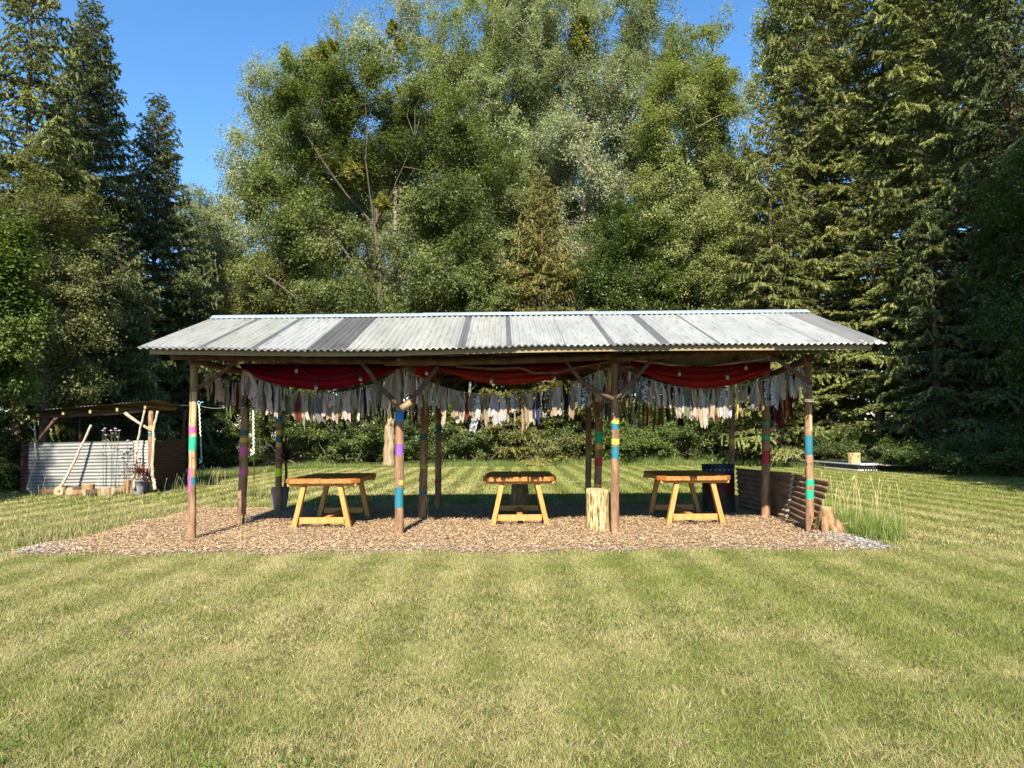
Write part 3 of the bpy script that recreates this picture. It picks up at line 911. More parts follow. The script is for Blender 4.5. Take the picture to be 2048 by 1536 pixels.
table['label'] = 'middle wooden slab table with splayed legs, in front of a dark stump'
p = gp(643.5, 1061); copy_thing(table, (p.x, p.y, 0), 0, None, 'wooden slab table with splayed legs beside the potted spiky plant')
p = gp(1391, 1053.5); copy_thing(table, (p.x, p.y, 0), 0, None, 'wooden slab table with splayed legs standing before the oil drum')

# ------------------------------------------------------------ stumps and logs
def stump(px, py, w_px, h_px, mat, label, name='log_stump', cat='stump', taper=.95, seed=0, flare=0.0, rough=.05, z=None, loc=None, r=None, h=None, lean=0, group=None):
    c = gp(px, py) if loc is None else Vector(loc)
    sc = c.y/F
    r = r or w_px*sc/2; h = h or h_px*sc
    if loc is None: c = c+Vector((0, r*.5, 0))
    R_ = random.Random(seed)
    N = 28; k = 10
    mb = MB()
    prof = [1+R_.uniform(-rough, rough) for _ in range(N)]
    for i in range(k+1):
        t = i/k
        for j in range(N):
            a = 2*math.pi*j/N
            rr = r*(1+(taper-1)*t)*(prof[j]*.5+.25*prof[j-1]+.25*prof[(j+1)%N])*(1+R_.uniform(-.012,.012))
            if flare: rr *= 1+flare*math.exp(-t*5)*(.6+.4*math.cos(a*4+seed))
            mb.v.append((c.x+rr*math.cos(a)+lean*t*h, c.y+rr*math.sin(a), c.z-.01+t*h*(1+.02*math.cos(a+seed) if i == k else 1)))
    for i in range(k):
        for j in range(N): mb.f.append((i*N+j, i*N+(j+1)%N, (i+1)*N+(j+1)%N, (i+1)*N+j)); mb.m.append(0); mb.sm.append(True)
    b = len(mb.v)
    for ri, fr in enumerate((.75,.4)):
        for j in range(N):
            q = mb.v[k*N+j]; mb.v.append((c.x+lean*h+(q[0]-c.x-lean*h)*fr, c.y+(q[1]-c.y)*fr, q[2]+R_.uniform(-.004,.004)))
    prev = k*N
    for ri in range(2):
        cur = b+ri*N
        for j in range(N): mb.f.append((prev+j, prev+(j+1)%N, cur+(j+1)%N, cur+j)); mb.m.append(1); mb.sm.append(False)
        prev = cur
    mb.f.append(tuple(prev+j for j in range(N))); mb.m.append(1); mb.sm.append(False)
    o = mb.build(name, [M[mat], M['cut']], loc=c)
    return put(o, label, cat, group), c, r, h
stump(1197, 1066, 47, 86, 'stump', 'tall upright barkless log beside the post with two yellow bands', seed=4, rough=.07)
stump(1040, 1017, 38, 62, 'stump_bark', 'dark upright log in the shade behind the middle table', seed=6, taper=.8, rough=.06)
o, c, r, h = stump(1658, 1069, 36, 55, 'stump_bark', 'cut brown stump with root knobs at the foot of the end post', seed=9, taper=.78, flare=.35, rough=.06)
mb = MB()
for (dx, dy, rr, hh) in ((-.10,-.15,.055,.25),(.03,-.19,.06,.14),(.13,-.13,.07,.2)):
    mb.tube([c+Vector((dx,dy-.03,-.02)), c+Vector((dx*.95,dy,hh*.5)), c+Vector((dx*.75,dy*.6,hh))], [rr*1.1, rr, rr*.6], 9, 0, True, 3, .08)
mb.tube([c+Vector((.05,0,.12)), c+Vector((.33,-.05,.16))], [.02,.012], 6)
k_ = mb.build('root_knob', M['stump_bark']); k_.parent = o; k_.location = -Vector(o.location)

# dark clods on the chips
for px, py, lb in ((575,1083,'dark clod on the chips before the table beside the pot plant'),(943,1081,'dark clod on the chips before the middle table'),(892,1080,'small dark clod on the chips between the pair of central posts')):
    c = gp(px, py, .03); mb = MB(); R_ = random.Random(px)
    mb.tube([c+Vector((0,0,-.02)), c+Vector((.003,0,0)), c+Vector((0,.004,.02)), c+Vector((0,0,.036))], [.03,.04,.032,.012], 9, 0, True, px, .2)
    put(mb.build('dirt_clod', M['tarp'], loc=c), lb, 'clod')

# ------------------------------------------------------------ oil drum
c = gp(1438, 1036); Yd = 13.15; c = Vector((at(1438,1030,Yd).x, Yd, 0)); rD = 31*Yd/F; hD = at(1438,930,Yd-rD).z
drum = empty('oil_drum', c, 'dark oil drum with a band of small white stars beside the corrugated windbreak', 'drum')
mb = MB()
zz = [0,.02,.03,hD*.33,hD*.345,hD*.36,hD*.66,hD*.675,hD*.69,hD*.82,hD-.03,hD-.02,hD]
rrD = [rD*q for q in (1.02,1.02,1,1,1.03,1,1,1.03,1,1,1,1.025,1.025)]
mb.tube([(c.x,c.y,z) for z in zz], rrD, 40, 0, False, mats=[3,3,3,3,3,1,1,1,0,0,0,0])
mb.tube([(c.x,c.y,hD),(c.x,c.y,.3)], [rD*.98,rD*.95], 40, 2, False); mb.tube([(c.x,c.y,hD-.004),(c.x,c.y,hD)], [rD*1.02,rD*.98], 40, 0, False)
mb.tube([(c.x,c.y,.3),(c.x,c.y,.305)], [rD*.95,.01], 40, 2)
mb.build('drum_body', [M['drum_blue'], M['drum_red'], M['tarp'], M['drum_black']], drum)
mb = MB()
for k in range(22):
    a = 2*math.pi*k/22; ce = Vector((c.x+math.cos(a)*(rD+.003), c.y+math.sin(a)*(rD+.003), hD-.09))
    tx = Vector((-math.sin(a), math.cos(a), 0)); R1 = .028
    ps = [ce+Vector((math.cos(a)*.002, math.sin(a)*.002,0))]
    for q in range(10):
        rr = R1 if q % 2 == 0 else R1*.42; b_ = math.pi/2+q*math.pi/5
        ps.append(ce+tx*rr*math.cos(b_)+Vector((0,0,rr*math.sin(b_))))
    mb.add(ps, [(0, 1+q, 1+(q+1)%10) for q in range(10)])
mb.build('star_pattern', M['star'], drum)

# ------------------------------------------------------------ corrugated sheets with ridges lengthwise
def corr_panel(bl, br, tl, tr, pitch, amp, mats, name, parent, edge=None, nseg=10, seed=0, torn=0.0):
    bl, br, tl, tr = map(Vector, (bl, br, tl, tr))
    hgt = (tl-bl).length; k = max(8, int(hgt/pitch*8))
    nrm = (br-bl).cross(tl-bl).normalized()
    R_ = random.Random(seed)
    mb = MB()
    te = [R_.uniform(-torn, torn)+torn*.6*math.sin(j*.55+seed) for j in range(k+1)]
    for side in (0,1):
        for j in range(k+1):
            v = j/k
            for i in range(nseg+1):
                u = i/nseg
                p = bl.lerp(br,u).lerp(tl.lerp(tr,u), v) + nrm*(amp*math.cos(2*math.pi*v*hgt/pitch) - .003*side)
                if torn and i == nseg: p = p + (br-bl).normalized()*te[j] + nrm*abs(te[j])*.5
                mb.v.append(tuple(p))
    N = (k+1)*(nseg+1)
    for side in (0,1):
        for j in range(k):
            for i in range(nseg):
                q = [side*N+j*(nseg+1)+i, side*N+j*(nseg+1)+i+1, side*N+(j+1)*(nseg+1)+i+1, side*N+(j+1)*(nseg+1)+i]
                if side: q = q[::-1]
                mb.f.append(tuple(q)); mb.m.append(1 if (edge and i >= nseg-edge) else 0); mb.sm.append(True)
    return mb.build(name, mats, parent)
wb = empty('corrugated_windbreak', gp(1560, 1045), 'low windbreak of rusty corrugated sheets with a torn pale seam beside the end posts', 'windbreak')
b0, t0 = gp(1620,1073), at(1661,962,10.15)
b1, t1 = gp(1573,1041), at(1588,948,12.0)
b2, t2 = Vector((4.42,14.0,0)), at(1472,936,14.0)
b1 = Vector((b1.x,b1.y,-.02)); b0.z = -.02; b2.z = -.02
corr_panel(b2, b1+Vector((.0,-.05,0)), t2, t1+Vector((0,-.05,.02)), .088, .016, [M['rust'], M['torn']], 'sheet', wb, edge=1, nseg=22, seed=3, torn=.05)
corr_panel(b1+Vector((.02,.05,0)), b0, t1+Vector((.02,.05,0)), t0, .088, .016, [M['rust'], M['rust']], 'sheet', wb, nseg=18, seed=5, torn=.02)
# ------------------------------------------------------------ potted spiky plant
def spiky(root, c, R_, n, ln, wd, mat, name='leaf_rosette', up=.2):
    mb = MB()
    for i in range(n):
        a = R_.uniform(0, 6.283); el = math.acos(1-R_.random()*(1.25-up)) if True else 0
        l = ln*R_.uniform(.7,1.1)
        dh = Vector((math.cos(a), math.sin(a), 0)); s = Vector((-math.sin(a), math.cos(a), 0))
        pts = []
        k = 6
        for j in range(k+1):
            t = j/k
            e2 = el + t*t*R_.uniform(.25,.5)*el
            p = (pts[-1][0] if pts else c) + (dh*math.sin(e2)+Vector((0,0,math.cos(e2))))*(l/k if j else 0)
            pts.append((p, wd*(.5+.5*min(1,t*4))*(1-t**3)))
        b = len(mb.v)
        for p, w_ in pts:
            mb.v.append(tuple(p-s*w_/2)); mb.v.append(tuple(p+Vector((0,0,-w_*.25)))); mb.v.append(tuple(p+s*w_/2))
        for j in range(k):
            for q in (0,1): mb.f.append((b+j*3+q, b+j*3+q+1, b+(j+1)*3+q+1, b+(j+1)*3+q)); mb.m.append(0); mb.sm.append(True)
    return mb.build(name, mat, root)
M['spike'] = leaf_mat('cordyline_dark', (.045,.018,.014), (.045,.018,.014), .2, (1.3,.9,.7))
M['spike_red'] = leaf_mat('cordyline_red', (.17,.05,.03), (.17,.05,.03), .3, (1.3,.8,.6))
M['dead_leaf'] = leaf_mat('dead_leaf', (.50,.28,.09), (.50,.28,.09), .3, (1.1,1,.8))
def pot(c, rt, rb, h, mat, root):
    mb = MB()
    mb.tube([c, c+Vector((0,0,.01)), c+Vector((0,0,h*.5)), c+Vector((0,0,h-.03)), c+Vector((0,0,h-.03)), c+Vector((0,0,h)), c+Vector((0,0,h)), c+Vector((0,0,h-.05))], [rb*.96,rb,(rb+rt)*.51,rt,rt*1.04,rt*1.04,rt*.93,rt*.9], 28, 0, False)
    mb.build('pot', M[mat], root)
    mb = MB(); mb.tube([c+Vector((0,0,h-.06)), c+Vector((0,0,h-.045))], [rt*.93,rt*.9], 20); mb.build('soil', M['tarp'], root)
c = gp(559, 1025); c = Vector((at(559.5,1000,13.95).x, 13.95, 0))
pr = empty('potted_plant', c, 'dark spiky palm-like plant in a tall tapered grey pot behind the lime banded post', 'potted plant')
pot(c, .172, .122, .475, 'pot', pr)
stc = c+Vector((.12,.05,.42)); stt = at(571.5, 914, 14.0)
mb = MB(); mb.tube([stc-Vector((0.04,0,.05)), stc.lerp(stt,.5), stt], [.03,.027,.022], 8, 0, True, 2, .1); mb.build('stem', M['log'], pr)
spiky(pr, stt-Vector((0,0,.05)), random.Random(5), 85, .58, .03, M['spike'])
c = Vector((at(277,980,18.2).x, 18.2, 0)); 
pr = empty('potted_plant', c, 'red-leaved spiky plant with withered leaves in a round grey pot beside the shed', 'potted plant')
pot(c, .155, .115, .37, 'pot', pr)
spiky(pr, c+Vector((0,0,.55)), random.Random(8), 70, .42, .025, M['spike_red'])
spiky(pr, c+Vector((.18,.1,.45)), random.Random(9), 35, .34, .022, M['spike'])
mb = MB(); R_ = random.Random(12)
for i in range(16):
    a = R_.uniform(0,6.28); p0 = c+Vector((0,0,.55)); p1 = p0+Vector((math.cos(a)*.11, math.sin(a)*.11, -.05)); p2 = c+Vector((math.cos(a)*.17, math.sin(a)*.17, .30+R_.uniform(-.05,.06)))
    s = Vector((-math.sin(a), math.cos(a), 0))*.011
    mb.add([p0-s,p0+s,p1+s,p1-s,p2,p2], [(0,1,2,3),(3,2,4)])
mb.build('withered_leaf_skirt', M['dead_leaf'], pr)
mb = MB(); mb.tube([c+Vector((0,0,.3)), c+Vector((0,0,.56))], [.025,.02], 7); mb.build('stem', M['log'], pr)

# ------------------------------------------------------------ ribbon poles
def ribbon_pole(px_top, py_top, px_mid, py_mid, px_b, py_b, label, mat, fork=False):
    b = gp(px_b, py_b); Y = b.y
    t = at(px_top, py_top, Y); m_ = at(px_mid, py_mid, Y)
    root = empty('ribbon_pole', b, label, 'pole', 'thin garden poles wrapped in pale ribbon')
    mb = MB(); mb.tube([b-Vector((0,0,.05)), m_, t], .011, 8); mb.build('rod', M['steel'], root)
    mb = MB(); k = 60; pts = []; 
    for i in range(k+1):
        f = i/k; p = m_.lerp(t, f); a = i*1.35
        pts.append(p+Vector((math.cos(a), math.sin(a), 0))*.009)
    mb.tube(pts, [.021+.002*math.sin(i*2.1) for i in range(k+1)], 7, 0, True, 5, .15)
    mb.tube([m_, m_+Vector((-.05,-.02,-.02)), m_+Vector((-.07,-.02,-.06))], [.03,.022,.012], 6, 0, True, 4, .2)
    mb.tube([m_, m_+Vector((-.05,-.02,.06)), m_+Vector((-.075,-.02,.11))], [.02,.02,.012], 6, 0, True, 4, .2)
    mb.build('ribbon', M[mat], root)
    if fork:
        mb = MB(); mb.tube([t, t+Vector((-.06,0,.10)), t+Vector((-.03,0,.15)), t+Vector((.06,0,.13)), t], [.016]*5, 6, 0, False)
        mb.tube([t+Vector((.03,0,.1)), t+Vector((.13,0,.13))], .012, 6)
        mb.build('ribbon_bow', M['ribbon_blue'], root)
    return root
ribbon_pole(398.5,812,403.2,924,404.7,964.5, 'thin rod wrapped in pale ribbon with a blue bow, near the shed', 'ribbon', True)
ribbon_pole(506.5,808,507.5,907,508.5,991.5, 'thin rod wrapped in pale ribbon behind the post with two pink bands', 'ribbon')
pa = at(398.5,812,22.8)
mb = MB(); a = at(318,806,20.0)
rope = [a.lerp(pa+Vector((0,0,.02)), t)+Vector((0,0,-.03*math.sin(math.pi*t))) for t in np.linspace(0,1,9)] + [pa.lerp(at(480,806,22.9), t)+Vector((0,0,-.12*math.sin(math.pi*t))) for t in np.linspace(.1,1,9)]
mb.tube(rope, .004, 5); put(mb.build('washing_line', M['line_white'], loc=pa), 'thin pale line running from the shed roof past the ribbon pole with bow', 'line')
# ------------------------------------------------------------ shed
YS = 18.6
shed = empty('shed', (at(190,980,YS).x, YS, 0), 'low pole shed with a zinc sheet front, raftered metal roof and open top', 'shed')
def S(x, y, dy=0): return at(x, y, YS+dy)
def g0(v, z=-.03): return Vector((v.x, v.y, z))
# front wall: two zinc sheets and a rusty end sheet, ridges lengthwise
bl, br, tl, tr = g0(S(58,979)), g0(S(301,979)), S(58,886), S(301,881)
mid_b, mid_t = bl.lerp(br,.86), tl.lerp(tr,.86)
corr_panel(bl, mid_b, tl, mid_t, .085, .013, [M['zinc']], 'wall_sheet', shed, nseg=6)
corr_panel(mid_b+Vector((-.02,.03,0)), br+Vector((0,.03,0)), mid_t+Vector((-.02,.03,0)), tr+Vector((0,.03,0)), .085, .013, [M['zinc_dull']], 'wall_sheet', shed, nseg=6)
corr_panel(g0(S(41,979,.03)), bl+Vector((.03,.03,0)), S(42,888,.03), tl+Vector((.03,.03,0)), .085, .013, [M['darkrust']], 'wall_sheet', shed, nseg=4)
# side wall running back
sb0, sb1 = g0(S(308,979,.15)), Vector((-10.35, 22.6, -.03))
st0 = S(308,881,.15); st1 = Vector((-10.35,22.6,st0.z+.02))
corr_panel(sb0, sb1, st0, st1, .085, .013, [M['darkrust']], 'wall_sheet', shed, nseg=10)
# back wall low
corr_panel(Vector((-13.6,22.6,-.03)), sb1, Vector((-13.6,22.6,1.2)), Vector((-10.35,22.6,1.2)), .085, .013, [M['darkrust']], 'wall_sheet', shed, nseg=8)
# roof
ra, rb_ = S(28,824,-.35), S(319,800,-.35)
rc, rd = at(376,811,22.9), Vector((-13.9,22.9,2.25))
mb = MB(); k = 80; n = 10
for side in (0,1):
    for j in range(n+1):
        for i in range(k+1):
            u, v = i/k, j/n
            p = ra.lerp(rb_,u).lerp(rd.lerp(rc,u), v) + Vector((0,0,.012*math.cos(u*2*math.pi*38) - side*.004 - .05*math.sin(math.pi*v)))
            mb.v.append(tuple(p))
N = (k+1)*(n+1)
for side in (0,1):
    for j in range(n):
        for i in range(k):
            q = (side*N+j*(k+1)+i, side*N+j*(k+1)+i+1, side*N+(j+1)*(k+1)+i+1, side*N+(j+1)*(k+1)+i)
            mb.f.append(q if not side else q[::-1]); mb.m.append(side); mb.sm.append(True)
mb.build('roof', [M['zinc_dull'], M['roof_under']], shed)
for x, y in ((74,828),(126,824),(180,821),(234,817),(290,812)):
    a = S(x, y+2, -.22); u = (a.x-ra.x)/(rb_.x-ra.x); b = rd.lerp(rc, u)+Vector((0,0,-.09))
    mb = MB(); mb.beam(a, b, .055, .10, 0, .004); mb.build('rafter', M['lumber'], shed)
log('beam', [S(70,834,-.02), S(200,828,-.02), S(314,819,-.02)], .062, shed, 301)
log('beam', [Vector((-13.6,22.5,2.12)), Vector((-10.3,22.5,2.25))], .06, shed, 302)
mb = MB(); a, b = g0(S(302,979,-.02)), S(302,822,-.02)
zs = np.linspace(0,1,24); 
mats = [0]*23
for i in range(23):
    y = 979+(822-979)*((zs[i]+zs[i+1])/2)
    if 852 < y < 861: mats[i] = 1
    if 865 < y < 873: mats[i] = 2
mb.tube([a.lerp(b,t) for t in zs], [.068]*24, 12, 0, True, 8, .04, mats); mb.build('post', [M['post'], M['gold'], M['teal']], shed)
log('post', [g0(S(82,979,.1)), S(82,836,.1)], .06, shed, 304)
log('post', [Vector((-13.6,22.4,0)), Vector((-13.6,22.4,2.15))], .06, shed, 305)
log('post', [Vector((-10.35,22.4,0)), Vector((-10.35,22.4,2.25))], .06, shed, 306)
log('brace', [S(250,826,-.1), S(272,842,-.1), S(303,862,-.1)], .042, shed, 307, 8, 'branch')
log('brace', [S(114,834,-.1), S(96,856,-.1), S(76,882,-.1)], .045, shed, 308, 8)
def lean(pl, r0, r1, mat, seed, label, dy=-.3, knots=()):
    pts = [at(x, y, YS+d) for (x, y, d) in pl]
    pts[0].z = max(pts[0].z, -.02)
    out = []
    for i in range(len(pts)-1):
        for q in range(5): out.append(pts[i].lerp(pts[i+1], q/5))
    out.append(pts[-1])
    R_ = random.Random(seed)
    out = [p+Vector((R_.uniform(-1,1),R_.uniform(-1,1),0))*.01 for p in out]
    mb = MB(); mb.tube(out, [r0+(r1-r0)*i/(len(out)-1) for i in range(len(out))], 8, 0, True, seed, .12, end_mi=1)
    for (i, dx, dz, l) in knots:
        p = out[i]; mb.tube([p, p+Vector((dx,-.05,dz))*l], [r1*.8, r1*.4], 6, 0)
    put(mb.build('leaning_branch', [M[mat], M['cut']], loc=out[0]), label, 'branch', 'branches leaning on the shed')
lean([(53,981,-.35),(62,950,-.2),(71,921,-.1),(71,870,-.1),(68,838,-.1)], .026, .018, 'branch', 1, 'thin bent branch with a small fork leaning at the dark end of the shed', knots=((16,-.25,.3,.6),))
lean([(116,983,-.7),(140,940,-.4),(160,898,-.3),(183,850,-.15)], .034, .030, 'branch', 2, 'knobbly pole leaning diagonally across the zinc front of the shed', knots=((8,.1,.2,.25),(14,.1,.2,.3)))
lean([(268,978,-.6),(269,930,-.35),(276,880,-.2),(289,819,-.15)], .034, .026, 'branch', 3, 'pale straight pole rising behind the round grey pot to the shed roof')
lean([(311,980,-.5),(306,956,-.3),(304,930,-.25),(307,890,-.2),(306,862,-.2),(316,822,-.15)], .042, .03, 'branch', 4, 'crooked pale branch against the shed corner post', knots=((4,.12,.05,.5),(16,.1,.25,.4)))

# logs lying at the foot of the shed front
def round_log(px, py, r, L, yaw, mat, label, seed, upright=False, h=.2):
    c = at(px, py, 18.15 - (py-983)*.05)
    if upright:
        return stump(0,0,0,0,mat,label,'log','log',.93,seed,0,.07,loc=(c.x,c.y,0),r=r,h=h,group='logs at the foot of the shed')
    d = Vector((math.sin(yaw), math.cos(yaw), 0))*L/2; c = Vector((c.x, c.y, r*.9))
    mb = MB(); mb.tube([c-d, c-d*.5, c, c+d*.5, c+d], [r*1.02,r,r*.98,r,r*.95], 14, 0, True, seed, .05, end_mi=1)
    put(mb.build('log', [M[mat], M['cut']], loc=c), label, 'log', 'logs at the foot of the shed')
round_log(98, 984, .10, .5, 1.2, 'log', 'pale lying log between the thin bent branch and the knobbly pole', 1)
round_log(127, 984, .13, .35, .1, 'log', 'dark round log end at the foot of the knobbly pole', 2)
round_log(151, 985, .12, .35, .3, 'log', 'dark shaded log just past the foot of the knobbly pole', 3)
round_log(177, 984, .15, .4, .2, 'stump_bark', 'brown log end, taller one in the middle of the shed front', 4, True, .30)
round_log(165, 989, .09, .5, 1.0, 'post', 'orange cut log lying in the grass before the zinc front', 5)
round_log(185, 990, .09, .4, .6, 'log', 'yellowish short log lying before the taller brown log', 6)
round_log(210, 990, .16, .3, .2, 'snag', 'mossy yellow log beneath the tall thin flower stems', 7, True, .24)
round_log(234, 986, .12, .4, .4, 'snag', 'pale grey-brown log between mossy log and orange chunk', 8)
round_log(257, 983, .14, .3, 0, 'stump_bark', 'upright orange split log touching the round grey pot', 9, True, .40)

# tall flower stems in front of the shed
M['stem'] = simple('plant_stem', [(.3,(.05,.06,.025)),(.7,(.10,.11,.045))], 10, rough=.8, bstr=0)
M['flower'] = simple('flower_head', [(.3,(.30,.18,.30)),(.7,(.52,.42,.50))], 40, rough=.9, bstr=0)
c = gp(218, 984); c.y = 17.9; c.z = 0
fl = empty('tall_flower_plant', c, 'clump of tall thin stems with small pale purple heads before the zinc shed front', 'plant')
st = MB(); hd = MB(); R_ = random.Random(77)
for (x, y, xb) in ((206,862,208),(210,858,211),(212,871,213),(222,862,224),(225,867,222),(231,858,229),(239,862,232),(236,875,230),(249,905,250),(256,882,251)):
    b = at(xb, 980, 17.9); b.z = 0; t = at(x, y, 17.9+R_.uniform(-.15,.15))
    m_ = b.lerp(t, .5)+Vector((R_.uniform(-.04,.04),0,0))
    st.tube([b, m_, t], [.007,.006,.004], 4)
    for q in range(3):
        p = b.lerp(t, R_.uniform(.5,.95)); e = p+Vector((R_.uniform(-.12,.12),R_.uniform(-.1,.1),R_.uniform(.08,.2)))
        st.tube([p, e], [.004,.003], 4); hd.tube([e, e+Vector((0,0,.012)), e+Vector((0,0,.022))], [.004,.02,.006], 7, 0, True, 3, .3)
    hd.tube([t-Vector((0,0,.006)), t+Vector((0,0,.012)), t+Vector((0,0,.03))], [.008,.035,.012], 8, 0, True, 5, .3)
st.build('stem', M['stem'], fl); hd.build('flower_head', M['flower'], fl)

# ------------------------------------------------------------ low platform with logs on it
A, B = gp(1558,929), gp(1716,944)
dv = (B-A); L_ = dv.length; ang = math.atan2(dv.y, dv.x); nv = Vector((-math.sin(ang), math.cos(ang), 0))
if nv.y < 0: nv = -nv
pl = empty('low_platform', A.lerp(B,.5), 'low black-topped platform with pale edges lying at the wood edge beyond the shelter', 'platform')
Rm = Matrix.Rotation(ang, 3, 'Z')
ce = A.lerp(B,.5)+nv*.9
mb = MB(); mb.box(ce+Vector((0,0,.06)), (L_, 1.8, .04), 0, Rm, .004); mb.build('pale_board', M['whiteboard'], pl)
mb = MB(); mb.box(ce+Vector((0,0,.16)), (L_*.99, 1.76, .158), 0, Rm, .01); mb.build('black_liner', M['tarp'], pl)
mb = MB(); mb.box(ce+Vector((.1,0,.262)), (L_*1.02, 1.84, .04), 0, Rm, .004); mb.build('pale_board', M['whiteboard'], pl)
mb = MB(); mb.box(ce+Vector((.0,.05,.30)), (L_*.82, 1.6, .034), 0, Rm, .012); mb.build('black_liner', M['tarp'], pl)
mb = MB()
for k in range(5): mb.box(B+nv*(.25+.24*k)+Vector((.55,0,.255)), (1.2,.2,.04), 0, Rm, .006)
mb.build('plank_deck', M['plank'], pl)
mb = MB()
for k in range(12): mb.box(B+Vector((.05+.1*k,.03,.12)), (.03,.05,.22), 0, Rm, .004)
mb.build('dark_slat_edge', M['tarp'], pl)
mb = MB(); mb.tube([at(1562,921,30), at(1590,911,30.2), at(1630,911,30.3), at(1655,913,30.4)], [.03,.035,.03,.02], 7, 0, True, 5, .1)
put(mb.build('fallen_branch', M['branch'], loc=at(1562,921,30)), 'thin pale fallen branch lying behind the low platform', 'branch')
cA = A+(B-A)*.22+nv*.8; cB = A+(B-A)*.88+nv*.45
cA = Vector((at(1601,905,cA.y).x, cA.y, 0)); cB = Vector((at(1708,920,cB.y).x, cB.y, 0))
stump(0,0,0,0,'stump','pale log seat half hidden behind the teal and green post, on the platform','sawn_log','log',.9,31,0,.04,loc=(cA.x,cA.y,.28),r=.22,h=.42,lean=.05,group='log seats on the low platform')
stump(0,0,0,0,'stump','pale log seat standing clear on the low platform','sawn_log','log',1.03,32,0,.03,loc=(cB.x,cB.y,.28),r=.225,h=.40,group='log seats on the low platform')
# ------------------------------------------------------------ trees
DENS = 2.1
def unit(v): return v/np.maximum(np.linalg.norm(v, axis=-1, keepdims=True), 1e-9)
def leaf_quads(rng, C, ln, wd, up=.5, out=None, outw=.5, droop=0.0):
    """rhombic leaves at centres C"""
    n = len(C)
    nr = rng.normal(size=(n,3)); nr[:,2] = np.abs(nr[:,2])*1.0 + up
    if out is not None: nr = nr + out*outw
    nr = unit(nr)
    t = rng.normal(size=(n,3)); t[:,2] -= droop
    a = unit(t - (t*nr).sum(1, keepdims=True)*nr)
    b = np.cross(nr, a)
    l = (ln*rng.uniform(.7,1.3,n))[:,None]/2; w_ = (wd*rng.uniform(.7,1.3,n))[:,None]/2
    return np.stack([C-a*l, C+b*w_-a*l*.1, C+a*l, C-b*w_-a*l*.1], 1)

def lobe_points(rng, lobes, n, shell=.5):
    L = np.array(lobes, dtype=float)
    wt = (L[:,3]*L[:,4]*L[:,5])**(.67); wt /= wt.sum()
    k = rng.choice(len(L), n, p=wt)
    d = unit(rng.normal(size=(n,3)))
    r = (shell + (1-shell)*rng.random(n)**.8)[:,None]
    P = L[k,:3] + d*r*L[k,3:6]
    return P, d

